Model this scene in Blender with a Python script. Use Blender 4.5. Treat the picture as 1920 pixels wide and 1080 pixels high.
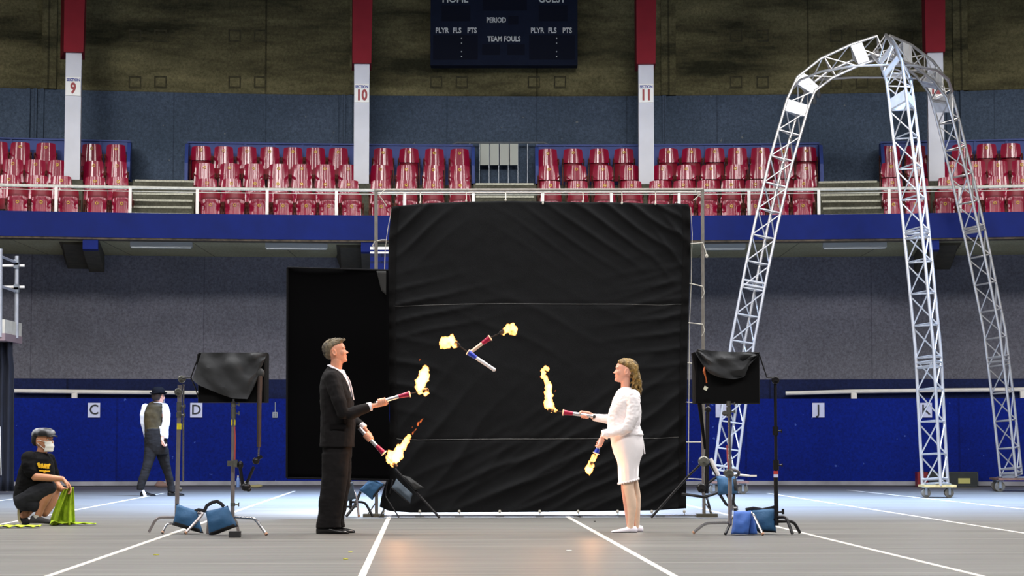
import bpy, math, random
from mathutils import Vector, Matrix, noise
random.seed(7)
V = Vector
for o in list(bpy.data.objects):
    bpy.data.objects.remove(o)
scene = bpy.context.scene
COL = scene.collection

# ------------------------------------------------------------------ camera
EYE = 0.84            # a low tripod, seated height
FPX = 4000.0          # focal length in pixels of a 1920 wide frame
TILT = math.atan2(291.0, 4000.0)
cam_data = bpy.data.cameras.new('camera')
cam = bpy.data.objects.new('camera', cam_data)
COL.objects.link(cam)
cam_data.sensor_width = 36.0
cam_data.lens = FPX / 1920.0 * 36.0
cam_data.clip_end = 300
cam.location = (0, 0, EYE)
cam.rotation_euler = (math.pi / 2 + TILT, 0, 0)
scene.camera = cam

# ------------------------------------------------------------------ exposure, world, lamps
vs = scene.view_settings
vs.view_transform = 'Standard'
vs.look = 'None'
vs.gamma = 1.0
vs.use_curve_mapping = False
vs.exposure = 0.0
scene.cycles.sample_clamp_indirect = 4.0
scene.cycles.max_bounces = 8

world = bpy.data.worlds.new('hall_ambient')
scene.world = world
world.use_nodes = True
bg = world.node_tree.nodes['Background']
bg.inputs[0].default_value = (0.80, 0.86, 1.0, 1)
bg.inputs[1].default_value = 0.055


def lamp_area(name, loc, size, power, color, rot=(0, 0, 0), spread=180):
    d = bpy.data.lights.new(name, 'AREA')
    d.shape = 'RECTANGLE'
    d.size, d.size_y = size
    d.energy = power
    d.color = color
    d.spread = math.radians(spread)
    o = bpy.data.objects.new(name, d)
    COL.objects.link(o)
    o.location = loc
    o.rotation_euler = rot
    return o


# rows of strip lamps hanging under the hall roof in front of the stand
for i, x in enumerate((-19, -13.5, -10, -5.2, -2.4, 2.6, 6.4, 10.2, 14.5, 20)):
    lamp_area('ceiling_strip_lamp', (x, 24.0, 11.2), (0.85, 9.0), 800, (1.0, 0.98, 0.95), (0, 0, 0), 166)
# broad high bays further toward the camera
for x in (-8, 0, 8):
    lamp_area('high_bay_lamp', (x, 8, 12.0), (5.0, 2.5), 520, (1.0, 0.97, 0.94), (math.radians(26), 0, 0), 118)
# cool lamps added over the far floor for its blue glow, strongest behind backdrop
for x, p in ((-9, 170), (-.8, 3500), (8, 1700)):
    lamp_area('daylight_bay_lamp', (x, 31.5, 10.5), (5.5, 3.0), p, (0.40, 0.60, 1.0), (0, 0, 0), 80)
# unseen lamp added low behind the backdrop to whiten the floor there
lamp_area('work_lamp', (-0.6, 26.2, 3.0), (3.2, 0.5), 300, (0.86, 0.93, 1.0), (0, 0, 0), 85)
# unseen floods added to brighten the balcony front, columns and seats
for x in (-9.5, -3.2, 3.2, 9.5):
    lamp_area('stand_flood_lamp', (x, 12, 10.0), (5.5, 1.6), 44, (1.0, 0.99, 0.97), (math.radians(90 - 8.6), 0, 0), 20)

# ------------------------------------------------------------------ measuring helpers
_f = V((0, math.cos(TILT), math.sin(TILT)))
_u = V((0, -math.sin(TILT), math.cos(TILT)))
CC = V((0.507, -12.49))     # centre of the curved stand


def ray(px, py):
    return V(((px - 960) / FPX, 0, 0)) + _f + _u * ((540 - py) / FPX)


def at(px, py, Y):
    d = ray(px, py)
    t = Y / d.y
    return V((d.x * t, Y, EYE + d.z * t))


def fl(px, py, z=0.0):
    d = ray(px, py)
    t = (z - EYE) / d.z
    return V((d.x * t, d.y * t, z))


def atr(px, py, r):
    d = ray(px, py)
    a = d.x * d.x + d.y * d.y
    b = -2 * (d.x * CC.x + d.y * CC.y)
    c = CC.x ** 2 + CC.y ** 2 - r * r
    t = (-b + math.sqrt(b * b - 4 * a * c)) / (2 * a)
    return V((d.x * t, d.y * t, EYE + d.z * t))


def th(px, r):
    p = atr(px, 831, r)
    return math.atan2(p.x - CC.x, p.y - CC.y)


def pol(t, r, z):
    return V((CC.x + r * math.sin(t), CC.y + r * math.cos(t), z))


def lerp(a, b, t):
    return a + (b - a) * t


def lin(c):
    return tuple(((x / 255) / 12.92 if x / 255 <= 0.04045 else ((x / 255 + 0.055) / 1.055) ** 2.4) for x in c)


# ------------------------------------------------------------------ materials
MATS = {}


def mat(name, rgb, rough=0.6, metal=0.0, var=0.0, scale=8.0, bump=0.0, bscale=None, rgb2=None, coat=0.0, spec=None,
        sheen=0.0, stretch=None, detail=4.0):
    if name in MATS:
        return MATS[name]
    m = bpy.data.materials.new(name)
    m.use_nodes = True
    nt = m.node_tree
    b = nt.nodes['Principled BSDF']
    c = lin(rgb)
    b.inputs['Base Color'].default_value = (*c, 1)
    b.inputs['Roughness'].default_value = rough
    b.inputs['Metallic'].default_value = metal
    b.inputs['Coat Weight'].default_value = coat
    b.inputs['Sheen Weight'].default_value = sheen
    if spec is not None:
        b.inputs['Specular IOR Level'].default_value = spec
    if var or bump or rgb2:
        tc = nt.nodes.new('ShaderNodeTexCoord')
        mp = nt.nodes.new('ShaderNodeMapping')
        nt.links.new(tc.outputs['Object'], mp.inputs[0])
        if stretch:
            mp.inputs['Scale'].default_value = stretch
        n = nt.nodes.new('ShaderNodeTexNoise')
        n.inputs['Scale'].default_value = scale
        n.inputs['Detail'].default_value = detail
        nt.links.new(mp.outputs[0], n.inputs['Vector'])
        if var or rgb2:
            r = nt.nodes.new('ShaderNodeValToRGB')
            c2 = lin(rgb2) if rgb2 else c
            r.color_ramp.elements[0].position = 0.35
            r.color_ramp.elements[1].position = 0.65
            r.color_ramp.elements[0].color = (*[x * (1 - var) for x in c], 1)
            r.color_ramp.elements[1].color = (*[x * (1 + var) for x in c2], 1)
            nt.links.new(n.outputs['Fac'], r.inputs[0])
            nt.links.new(r.outputs[0], b.inputs['Base Color'])
        if bump:
            n2 = n
            if bscale:
                n2 = nt.nodes.new('ShaderNodeTexNoise')
                n2.inputs['Scale'].default_value = bscale
                n2.inputs['Detail'].default_value = 3
                nt.links.new(mp.outputs[0], n2.inputs['Vector'])
            bp = nt.nodes.new('ShaderNodeBump')
            bp.inputs['Strength'].default_value = bump
            bp.inputs['Distance'].default_value = 0.02
            nt.links.new(n2.outputs['Fac'], bp.inputs['Height'])
            nt.links.new(bp.outputs[0], b.inputs['Normal'])
    MATS[name] = m
    return m


# ------------------------------------------------------------------ mesh collector
class MB:
    def __init__(s):
        s.v = []
        s.f = []

    def add(s, vs_, fs):
        k = len(s.v)
        s.v += [V(p) for p in vs_]
        s.f += [tuple(i + k for i in f) for f in fs]
        return s

    def box(s, c, size, rot=None):
        c = V(c)
        h = [x / 2 for x in size]
        ps = []
        for x in (-1, 1):
            for y in (-1, 1):
                for z in (-1, 1):
                    p = V((x * h[0], y * h[1], z * h[2]))
                    if rot is not None:
                        p = rot @ p
                    ps.append(c + p)
        s.add(ps, [(0, 1, 3, 2), (4, 6, 7, 5), (0, 4, 5, 1), (2, 3, 7, 6), (0, 2, 6, 4), (1, 5, 7, 3)])
        return s

    def loft(s, rings, cap=True, closed=False):
        n = len(rings[0])
        k = len(s.v)
        for r in rings:
            s.v += [V(p) for p in r]
        m = len(rings)
        for i in range(m if closed else m - 1):
            for j in range(n):
                a = k + i * n + j
                b = k + i * n + (j + 1) % n
                c = k + ((i + 1) % m) * n + (j + 1) % n
                d = k + ((i + 1) % m) * n + j
                s.f.append((a, b, c, d))
        if cap and not closed:
            s.f.append(tuple(k + j for j in reversed(range(n))))
            s.f.append(tuple(k + (m - 1) * n + j for j in range(n)))
        return s

    def tube(s, pts, r, n=8, flat=1.0, up=None, closed=False):
        pts = [V(p) for p in pts]
        if not isinstance(r, (list, tuple)):
            r = [r] * len(pts)
        rings = []
        prev = None
        m = len(pts)
        for i, p in enumerate(pts):
            if closed:
                t = pts[(i + 1) % m] - pts[i - 1]
            else:
                t = pts[min(i + 1, m - 1)] - pts[max(i - 1, 0)]
            t = t.normalized() if t.length > 1e-9 else V((0, 0, 1))
            if prev is None:
                a = V(up) if up is not None else (V((0, 0, 1)) if abs(t.z) < 0.9 else V((1, 0, 0)))
                x = (a - t * a.dot(t)).normalized()
            else:
                x = prev - t * prev.dot(t)
                x = x.normalized()
            prev = x
            y = t.cross(x)
            rings.append([p + (x * math.cos(2 * math.pi * j / n) * flat + y * math.sin(2 * math.pi * j / n)) * r[i]
                          for j in range(n)])
        return s.loft(rings, closed=closed)

    def ell(s, c, rad, rot=None, n=14, m=9):
        c = V(c)
        rings = []
        for i in range(1, m):
            ph = math.pi * i / m
            ring = []
            for j in range(n):
                a = 2 * math.pi * j / n
                p = V((rad[0] * math.sin(ph) * math.cos(a), rad[1] * math.sin(ph) * math.sin(a), -rad[2] * math.cos(ph)))
                if rot is not None:
                    p = rot @ p
                ring.append(c + p)
            rings.append(ring)
        return s.loft(rings)

    def capsules(s, pts, r, n=12):
        """a tapering limb with rounded joints"""
        pts = [V(p) for p in pts]
        s.tube(pts, r, n)
        for p, q in zip(pts, r):
            s.ell(p, (q, q, q), n=n, m=8)
        return s

    def grid(s, fn, nu, nv):
        k = len(s.v)
        for i in range(nu + 1):
            for j in range(nv + 1):
                s.v.append(V(fn(i / nu, j / nv)))
        for i in range(nu):
            for j in range(nv):
                a = k + i * (nv + 1) + j
                s.f.append((a, a + 1, a + nv + 2, a + nv + 1))
        return s

    def sheet(s, fn, nu, nv, nrm, t):
        """a grid with real thickness t along nrm, closed at its edges"""
        nrm = V(nrm).normalized() * t
        k = len(s.v)
        W = nv + 1
        N = (nu + 1) * W
        for off in (V((0, 0, 0)), nrm):
            for i in range(nu + 1):
                for j in range(nv + 1):
                    s.v.append(V(fn(i / nu, j / nv)) + off)
        for i in range(nu):
            for j in range(nv):
                a = k + i * W + j
                s.f.append((a, a + 1, a + W + 1, a + W))
                s.f.append((a + N, a + N + W, a + N + W + 1, a + N + 1))
        edge = [i * W for i in range(nu + 1)] + [nu * W + j for j in range(1, nv + 1)] + \
               [i * W + nv for i in range(nu - 1, -1, -1)] + [j for j in range(nv - 1, 0, -1)]
        for a, b in zip(edge, edge[1:] + edge[:1]):
            s.f.append((k + a, k + b, k + b + N, k + a + N))
        return s

    def ring_box(s, r0, r1, z0, z1, t0, t1, n=24):
        rings = []
        for i in range(n + 1):
            t = lerp(t0, t1, i / n)
            rings.append([pol(t, r0, z0), pol(t, r1, z0), pol(t, r1, z1), pol(t, r0, z1)])
        return s.loft(rings)


def base_of(vs_):
    xs = [p.x for p in vs_]
    ys = [p.y for p in vs_]
    zs = [p.z for p in vs_]
    return V(((min(xs) + max(xs)) / 2, (min(ys) + max(ys)) / 2, min(zs)))


def root_loc(o):
    p = V((0, 0, 0))
    while o is not None:
        p = p + o.location
        o = o.parent
    return p


def setp(o, label=None, cat=None, group=None, kind=None):
    if label:
        o['label'] = label
    if cat:
        o['category'] = cat
    if group:
        o['group'] = group
    if kind:
        o['kind'] = kind
    return o


def obj(name, mb, material, parent=None, label=None, cat=None, group=None, kind=None, smooth=True, sharp=35, loc=None):
    """link the collected shapes as ONE mesh object; vertices are given in world space"""
    if parent is not None:
        base = root_loc(parent)
        oloc = V((0, 0, 0))
    else:
        base = V(loc) if loc is not None else base_of(mb.v)
        oloc = base
    me = bpy.data.meshes.new(name)
    me.from_pydata([tuple(p - base) for p in mb.v], [], mb.f)
    me.validate()
    finish(me, material, smooth, sharp)
    o = bpy.data.objects.new(name, me)
    COL.objects.link(o)
    o.location = oloc
    if parent is not None:
        o.parent = parent
    return setp(o, label, cat, group, kind)


def finish(me, material, smooth=True, sharp=35):
    import bmesh
    bm = bmesh.new()
    bm.from_mesh(me)
    bmesh.ops.recalc_face_normals(bm, faces=bm.faces)
    bm.to_mesh(me)
    bm.free()
    me.materials.clear()
    for m in (material if isinstance(material, (list, tuple)) else [material]):
        me.materials.append(m)
    if smooth:
        me.shade_smooth()
        if sharp:
            me.set_sharp_from_angle(angle=math.radians(sharp))


def solid(name, mb, material, parent, vox=0.006, sm=4, amp=0.0, freq=8.0, label=None, crease=0.0, **kw):
    """fuse the shapes into one continuous skin (voxel remesh, relaxed) and link it"""
    base = root_loc(parent) if parent is not None else base_of(mb.v)
    me = bpy.data.meshes.new('tmp')
    me.from_pydata([tuple(p - base) for p in mb.v], [], mb.f)
    import bmesh
    bm = bmesh.new()
    bm.from_mesh(me)
    bmesh.ops.recalc_face_normals(bm, faces=bm.faces)
    bm.to_mesh(me)
    bm.free()
    t = bpy.data.objects.new('tmp', me)
    COL.objects.link(t)
    r = t.modifiers.new('r', 'REMESH')
    r.mode = 'VOXEL'
    r.voxel_size = vox
    if sm:
        s_ = t.modifiers.new('s', 'SMOOTH')
        s_.factor = 0.5
        s_.iterations = sm
    dg = bpy.context.evaluated_depsgraph_get()
    dg.update()
    me2 = bpy.data.meshes.new_from_object(t.evaluated_get(dg))
    bpy.data.objects.remove(t)
    bpy.data.meshes.remove(me)
    me2.name = name
    if amp:
        ns = [v.normal.copy() for v in me2.vertices]
        for v, nn in zip(me2.vertices, ns):
            p = v.co * freq
            k = noise.noise(V((p.x * 1.1 + p.z * 1.5, p.y * 1.2, p.z * 2.4 - p.x * .8)) + V((7, 3, 1)))
            v.co += nn * amp * (noise.noise(p) + 0.5 * noise.noise(p * 2.3) + crease * (1.0 - 2.2 * abs(k)))
    me2.materials.clear()
    me2.materials.append(material)
    me2.shade_smooth()
    o = bpy.data.objects.new(name, me2)
    COL.objects.link(o)
    if parent is not None:
        o.parent = parent
    else:
        o.location = base
    return setp(o, label, **kw)


def thing(name, loc, label, cat, group=None):
    o = bpy.data.objects.new(name, None)
    o.empty_display_size = 0.2
    COL.objects.link(o)
    o.location = V(loc)
    return setp(o, label, cat, group)


def dup(root, loc, rz=0.0):
    r = root.copy()
    COL.objects.link(r)
    r.location = loc
    r.rotation_euler = (0, 0, rz)
    for ch in list(root.children):
        c = ch.copy()
        COL.objects.link(c)
        c.parent = r
        for g in list(ch.children):
            d = g.copy()
            COL.objects.link(d)
            d.parent = c
    return r


def text_obj(name, body, h, loc, rz, material, parent=None, sx=1.0, bold=0.0, depth=0.004, label=None, kind=None):
    """raised lettering facing the arena; h is the capital height"""
    cu = bpy.data.curves.new('t', 'FONT')
    cu.body = body
    cu.size = h / 0.70
    cu.align_x = 'CENTER'
    cu.align_y = 'CENTER'
    cu.extrude = depth
    cu.offset = bold
    cu.resolution_u = 3
    t = bpy.data.objects.new('t', cu)
    COL.objects.link(t)
    dg = bpy.context.evaluated_depsgraph_get()
    dg.update()
    me = bpy.data.meshes.new_from_object(t.evaluated_get(dg))
    bpy.data.objects.remove(t)
    M4 = Matrix.Rotation(rz, 4, 'Z') @ Matrix.Rotation(math.pi / 2, 4, 'X') @ Matrix.Diagonal((sx, 1, 1, 1))
    base = root_loc(parent) if parent is not None else V(loc)
    me.transform(Matrix.Translation(V(loc) - base) @ M4)
    me.name = name
    me.materials.clear()
    me.materials.append(material)
    o = bpy.data.objects.new(name, me)
    COL.objects.link(o)
    if parent is not None:
        o.parent = parent
    else:
        o.location = V(loc)
    return setp(o, label, kind=kind)
# ================================================================== THE HALL
TL, TR = math.radians(-21), math.radians(21)
Z_SOF = atr(800, 451, 51.3).z          # underside of the balcony
Z_FAS = atr(800, 405, 51.3).z          # top of the blue balcony front


def floor_material():
    m = bpy.data.materials.new('worn_sport_floor')
    m.use_nodes = True
    nt = m.node_tree
    b = nt.nodes['Principled BSDF']
    b.inputs['Roughness'].default_value = 0.42
    tc = nt.nodes.new('ShaderNodeTexCoord')
    mp = nt.nodes.new('ShaderNodeMapping')
    mp.inputs['Rotation'].default_value = (0, 0, math.radians(-2.3))
    nt.links.new(tc.outputs['Object'], mp.inputs[0])
    # long scuffs running across the hall
    mp2 = nt.nodes.new('ShaderNodeMapping')
    mp2.inputs['Scale'].default_value = (0.35, 5.0, 1)
    nt.links.new(mp.outputs[0], mp2.inputs[0])
    n1 = nt.nodes.new('ShaderNodeTexNoise')
    n1.inputs['Scale'].default_value = 1.6
    n1.inputs['Detail'].default_value = 8
    nt.links.new(mp2.outputs[0], n1.inputs['Vector'])
    r1 = nt.nodes.new('ShaderNodeValToRGB')
    r1.color_ramp.elements[0].position = 0.3
    r1.color_ramp.elements[1].position = 0.72
    r1.color_ramp.elements[0].color = (*lin((103, 101, 97)), 1)
    r1.color_ramp.elements[1].color = (*lin((128, 126, 122)), 1)
    nt.links.new(n1.outputs['Fac'], r1.inputs[0])
    n2 = nt.nodes.new('ShaderNodeTexNoise')
    n2.inputs['Scale'].default_value = 30
    n2.inputs['Detail'].default_value = 5
    nt.links.new(mp.outputs[0], n2.inputs['Vector'])
    mx = nt.nodes.new('ShaderNodeMixRGB')
    mx.blend_type = 'MULTIPLY'
    mx.inputs[0].default_value = 0.35
    nt.links.new(r1.outputs[0], mx.inputs[1])
    nt.links.new(n2.outputs['Color'], mx.inputs[2])
    # seams between the boards, every 0.61 m
    sep = nt.nodes.new('ShaderNodeSeparateXYZ')
    nt.links.new(mp.outputs[0], sep.inputs[0])
    md = nt.nodes.new('ShaderNodeMath')
    md.operation = 'PINGPONG'
    md.inputs[1].default_value = 0.61
    nt.links.new(sep.outputs['Y'], md.inputs[0])
    lt = nt.nodes.new('ShaderNodeMath')
    lt.operation = 'LESS_THAN'
    lt.inputs[1].default_value = 0.012
    nt.links.new(md.outputs[0], lt.inputs[0])
    ml = nt.nodes.new('ShaderNodeMath')
    ml.operation = 'MULTIPLY'
    ml.inputs[1].default_value = 0.45
    nt.links.new(lt.outputs[0], ml.inputs[0])
    mx2 = nt.nodes.new('ShaderNodeMixRGB')
    mx2.inputs[2].default_value = (*lin((186, 182, 176)), 1)
    nt.links.new(ml.outputs[0], mx2.inputs[0])
    nt.links.new(mx.outputs[0], mx2.inputs[1])
    nt.links.new(mx2.outputs[0], b.inputs['Base Color'])
    return m


def wall_material(name, rgb, rgb2, joints=None, speck=None, rough=0.8, big=0.5, bump=0.3, width=0.02, rings=None,
                  dark=(0.35, 0.35, 0.35), stretch=(1, 1, 1.6)):
    """weathered concrete; joints = vertical lines every .. metres along the curve, rings = level lines"""
    m = bpy.data.materials.new(name)
    m.use_nodes = True
    nt = m.node_tree
    N, L = nt.nodes, nt.links
    b = N['Principled BSDF']
    b.inputs['Roughness'].default_value = rough
    b.inputs['Specular IOR Level'].default_value = .2
    tc = N.new('ShaderNodeTexCoord')
    mp = N.new('ShaderNodeMapping')
    mp.inputs['Scale'].default_value = stretch
    L.new(tc.outputs['Object'], mp.inputs[0])
    n1 = N.new('ShaderNodeTexNoise')
    n1.inputs['Scale'].default_value = big
    n1.inputs['Detail'].default_value = 10
    n1.inputs['Roughness'].default_value = 0.62
    L.new(mp.outputs[0], n1.inputs['Vector'])
    r = N.new('ShaderNodeValToRGB')
    r.color_ramp.elements[0].position = 0.36
    r.color_ramp.elements[1].position = 0.66
    r.color_ramp.elements[0].color = (*lin(rgb), 1)
    r.color_ramp.elements[1].color = (*lin(rgb2), 1)
    L.new(n1.outputs['Fac'], r.inputs[0])
    n2 = N.new('ShaderNodeTexNoise')
    n2.inputs['Scale'].default_value = 20
    n2.inputs['Detail'].default_value = 6
    n2.inputs['Roughness'].default_value = 0.8
    L.new(tc.outputs['Object'], n2.inputs['Vector'])
    r2 = N.new('ShaderNodeValToRGB')
    r2.color_ramp.elements[0].position = 0.3
    r2.color_ramp.elements[1].position = 0.7
    r2.color_ramp.elements[0].color = (0.5, 0.5, 0.5, 1)
    r2.color_ramp.elements[1].color = (1.35, 1.35, 1.35, 1)
    L.new(n2.outputs['Fac'], r2.inputs[0])
    mx = N.new('ShaderNodeMixRGB')
    mx.blend_type = 'MULTIPLY'
    mx.inputs[0].default_value = 1.0
    L.new(r.outputs[0], mx.inputs[1])
    L.new(r2.outputs[0], mx.inputs[2])
    out = mx.outputs[0]
    sep = N.new('ShaderNodeSeparateXYZ')
    L.new(tc.outputs['Object'], sep.inputs[0])

    def line(sock, period, w, strength):
        nonlocal out
        md = N.new('ShaderNodeMath')
        md.operation = 'PINGPONG'
        md.inputs[1].default_value = period / 2
        L.new(sock, md.inputs[0])
        lt = N.new('ShaderNodeMath')
        lt.operation = 'LESS_THAN'
        lt.inputs[1].default_value = w
        L.new(md.outputs[0], lt.inputs[0])
        ml = N.new('ShaderNodeMath')
        ml.operation = 'MULTIPLY'
        ml.inputs[1].default_value = strength
        L.new(lt.outputs[0], ml.inputs[0])
        k = N.new('ShaderNodeMixRGB')
        k.blend_type = 'MULTIPLY'
        k.inputs[2].default_value = (*dark, 1)
        L.new(ml.outputs[0], k.inputs[0])
        L.new(out, k.inputs[1])
        out = k.outputs[0]
    if joints:
        line(sep.outputs['X'], joints, width, 0.8)
    if rings:
        line(sep.outputs['Z'], rings, width * 0.7, 0.5)
    if speck:
        n3 = N.new('ShaderNodeTexNoise')
        n3.inputs['Scale'].default_value = 9
        n3.inputs['Detail'].default_value = 2
        L.new(tc.outputs['Object'], n3.inputs['Vector'])
        g = N.new('ShaderNodeMath')
        g.operation = 'GREATER_THAN'
        g.inputs[1].default_value = 0.745
        L.new(n3.outputs['Fac'], g.inputs[0])
        k = N.new('ShaderNodeMixRGB')
        k.inputs[2].default_value = (*lin(speck), 1)
        L.new(g.outputs[0], k.inputs[0])
        L.new(out, k.inputs[1])
        out = k.outputs[0]
    L.new(out, b.inputs['Base Color'])
    if bump:
        bp = N.new('ShaderNodeBump')
        bp.inputs['Strength'].default_value = bump
        bp.inputs['Distance'].default_value = 0.03
        L.new(n2.outputs['Fac'], bp.inputs['Height'])
        L.new(bp.outputs[0], b.inputs['Normal'])
    return m


M_floor = floor_material()
M_line = mat('court_line_paint', (204, 198, 190), 0.5, var=0.12, scale=6)
M_lower = wall_material('grey_painted_concrete', (99, 98, 106), (116, 114, 123), joints=3.3, rings=2.45, width=0.012, big=0.35, dark=(0.62, 0.62, 0.64))
M_navy = wall_material('navy_painted_band', (22, 30, 66), (28, 38, 80), joints=4.6, width=0.02)
M_board = wall_material('blue_painted_boards', (0, 24, 116), (0, 30, 130), joints=4.1, speck=(60, 84, 170), rough=0.8, bump=0.05,
                        dark=(0.55, 0.55, 0.6))
M_conc = wall_material('bare_olive_concrete', (58, 57, 40), (148, 140, 102), joints=5.5, width=0.02, big=0.6, rings=4.2, bump=0.8, stretch=(.55, .55, 2.6))
M_slate = wall_material('slate_blue_wall_paint', (72, 86, 104), (86, 100, 120), joints=1.83, speck=(118, 122, 124), width=0.012,
                        dark=(0.6, 0.6, 0.62))
M_olive = wall_material('soffit_plaster', (150, 144, 112), (170, 164, 132), joints=1.6, width=0.012)
M_deck = wall_material('grey_green_deck_concrete', (78, 78, 66), (104, 102, 88), big=1.2)
M_fascia = mat('royal_blue_paint', (4, 24, 92), 0.7, var=0.10, scale=3, bump=0.05, spec=.2)
M_fascia2 = mat('dull_blue_panel_paint', (50, 70, 140), 0.6, var=0.1, scale=3)
M_white = mat('white_column_paint', (208, 208, 216), 0.55, var=0.05, scale=2)
M_red = mat('red_arch_paint', (128, 26, 38), 0.7, var=0.08, scale=2, spec=.2)
M_rail = mat('pale_rail_paint', (205, 203, 192), 0.5, var=0.1, scale=20)
M_wrail = mat('white_rail_paint', (228, 222, 214), 0.5, var=0.05, scale=5)
M_nose = mat('worn_step_edge', (190, 188, 170), 0.6, var=0.2, scale=30)

# floor
fb = MB().box((0, 20, -0.05), (60, 64, 0.1))
floor = obj('floor', fb, M_floor, kind='structure', smooth=False)


def painted_line(a, b, w=0.05):
    a, b = V((a.x, a.y, 0)), V((b.x, b.y, 0))
    d = (b - a).normalized()
    s = V((-d.y, d.x, 0)) * w / 2
    m = MB()
    z = V((0, 0, 0.0025))
    z0 = V((0, 0, -0.004))
    m.loft([[a - s + z0, a + s + z0, a + s + z, a - s + z], [b - s + z0, b + s + z0, b + s + z, b - s + z]])
    obj('floor_line', m, M_line, floor, kind='structure', smooth=False)


for a, b, w in (((733, 962), (672, 1095), .05), ((1062, 968), (1290, 1095), .05), ((552, 921), (60, 1091), .05),
                ((1440, 925), (1960, 1006), .05), ((1284, 946), (1880, 1090), .05), ((1590, 919), (1960, 959), .05),
                ((306, 925), (-40, 991), .05), ((130, 922), (-40, 944), .05)):
    painted_line(fl(*a), fl(*b), w)

# lower wall under the balcony
struct = dict(kind='structure')
zc = atr(800, 712, 55.0).z
obj('wall_back', MB().ring_box(55.0, 55.4, zc, Z_SOF + 0.3, TL, TR), M_lower, **struct)
zb = atr(800, 748, 54.75).z
obj('wall_base', MB().ring_box(55.0, 55.4, 0, zc, TL, TR), M_navy, **struct)
brd = obj('wall_boards', MB().ring_box(54.75, 54.9, 0.0, zb, TL, TR), M_board, **struct)
obj('trim_1', MB().ring_box(54.70, 54.752, 0.015, 0.10, TL, TR), mat('scuffed_white_kick_strip', (150, 150, 160), 0.5, var=0.25, scale=2), **struct)
obj('trim_2', MB().ring_box(54.55, 54.75, 0.0, 0.02, TL, TR), mat('dark_floor_edge', (40, 42, 52), 0.6), **struct)
# balcony slab, its blue front and the soffit
obj('ceiling', MB().ring_box(51.42, 55.2, Z_SOF, Z_SOF + 0.2, TL, TR), M_olive, **struct)
obj('trim_3', MB().ring_box(51.25, 51.42, Z_SOF, Z_FAS, TL, TR), M_fascia, **struct)
obj('trim_4', MB().ring_box(51.27, 51.6, Z_SOF - 0.035, Z_SOF, TL, TR), mat('rusty_edge', (70, 60, 48), 0.9, var=0.5, scale=9), **struct)
# corbels below the balcony, blue nosed
for x, hid in ((164, 0), (689, 0), (1228, 0), (1752, 0)):
    t0 = th(x, 51.3)
    w = 0.135 / 51.3
    m = MB()
    rings = []
    for r, z in ((51.30, Z_SOF - 0.21), (51.6, Z_SOF - 0.22), (54.9, Z_SOF - 0.34)):
        rings.append([pol(t0 - w, r, z), pol(t0 + w, r, z), pol(t0 + w, r, Z_SOF + .02), pol(t0 - w, r, Z_SOF + .02)])
    m.loft(rings[:2])
    c = obj('trim_5', m, M_fascia, smooth=False, **struct)
    m = MB().loft(rings[1:])
    s = -1 if x < 1000 else 1
    rr = []
    for r, z in ((52.2, Z_SOF - 0.05), (54.9, Z_SOF - 0.28)):
        rr.append([pol(t0 + s * w, r, z), pol(t0 + s * (w + .0075), r, z), pol(t0 + s * (w + .0095), r, Z_SOF + .02), pol(t0 + s * w, r, Z_SOF + .02)])
    m.loft(rr)
    obj('corbel_shaft', m, mat('dark_corbel_concrete', (64, 58, 44), 0.9, var=0.2, scale=6), c, smooth=False)

# upper wall
zsplit = atr(800, 180, 55.6).z
obj('wall_upper', MB().ring_box(55.6, 56.0, Z_SOF + .3, zsplit, TL, TR), M_slate, **struct)
wu = obj('wall_top', MB().ring_box(55.6, 56.0, zsplit, 13.5, TL, TR), M_conc, **struct)
# pilaster ribs of the wall beside each column
for x in (55, 640, 1245, 1800):
    m = MB()
    for dx in (-16, -3, 10) if x != 1245 else (0,):
        ta, tb = th(x + dx, 55.6), th(x + dx + 7, 55.6)
        m.ring_box(55.52, 55.62, Z_SOF + .3, zsplit, ta, tb, 1)
    obj('trim_6', m, M_slate, smooth=False, **struct)
    m = MB()
    ta, tb = th(x + 12 if x < 1000 else x - 2, 55.6), th(x + 40 if x < 1000 else x + 26, 55.6)
    m.ring_box(55.5, 55.62, zsplit, 13.4, ta, tb, 1)
    obj('trim_7', m, M_conc, smooth=False, **struct)
# square form marks cast into the concrete, outlined by darker strips
for x in (253, 301, 440, 488, 818, 866, 1001, 1050, 1380, 1430, 1568, 1616, 1700):
    for y in (67, 154):
        c = atr(x, y, 55.58)
        t0 = math.atan2(c.x - CC.x, c.y - CC.y)
        h = 0.125
        w = h / 55.6
        m = MB()
        for za, zb2, ta, tb in ((-h, -h + .035, -w, w), (h - .03, h, -w, w), (-h, h, -w, -w + .028 / 55), (-h, h, w - .028 / 55, w)):
            m.ring_box(55.57, 55.62, c.z + za, c.z + zb2, t0 + ta, t0 + tb, 1)
        obj('form_mark', m, mat('form_mark_shadow_gap', (72, 68, 48), 0.95, var=0.3, scale=14), wu, kind='structure', smooth=False)

# seating tiers
ROW_R = [51.85, 52.68, 53.5, 54.32]
ROW_Z = [4.68, 5.02, 5.42, 5.86]
for i in range(4):
    obj('stand_tier', MB().ring_box(ROW_R[i] - 0.42, ROW_R[i] + 0.42 if i < 3 else 55.6, max(ROW_Z[i] - 0.45, Z_SOF + .1), ROW_Z[i], TL, TR), M_deck, kind='structure', smooth=False)
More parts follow.
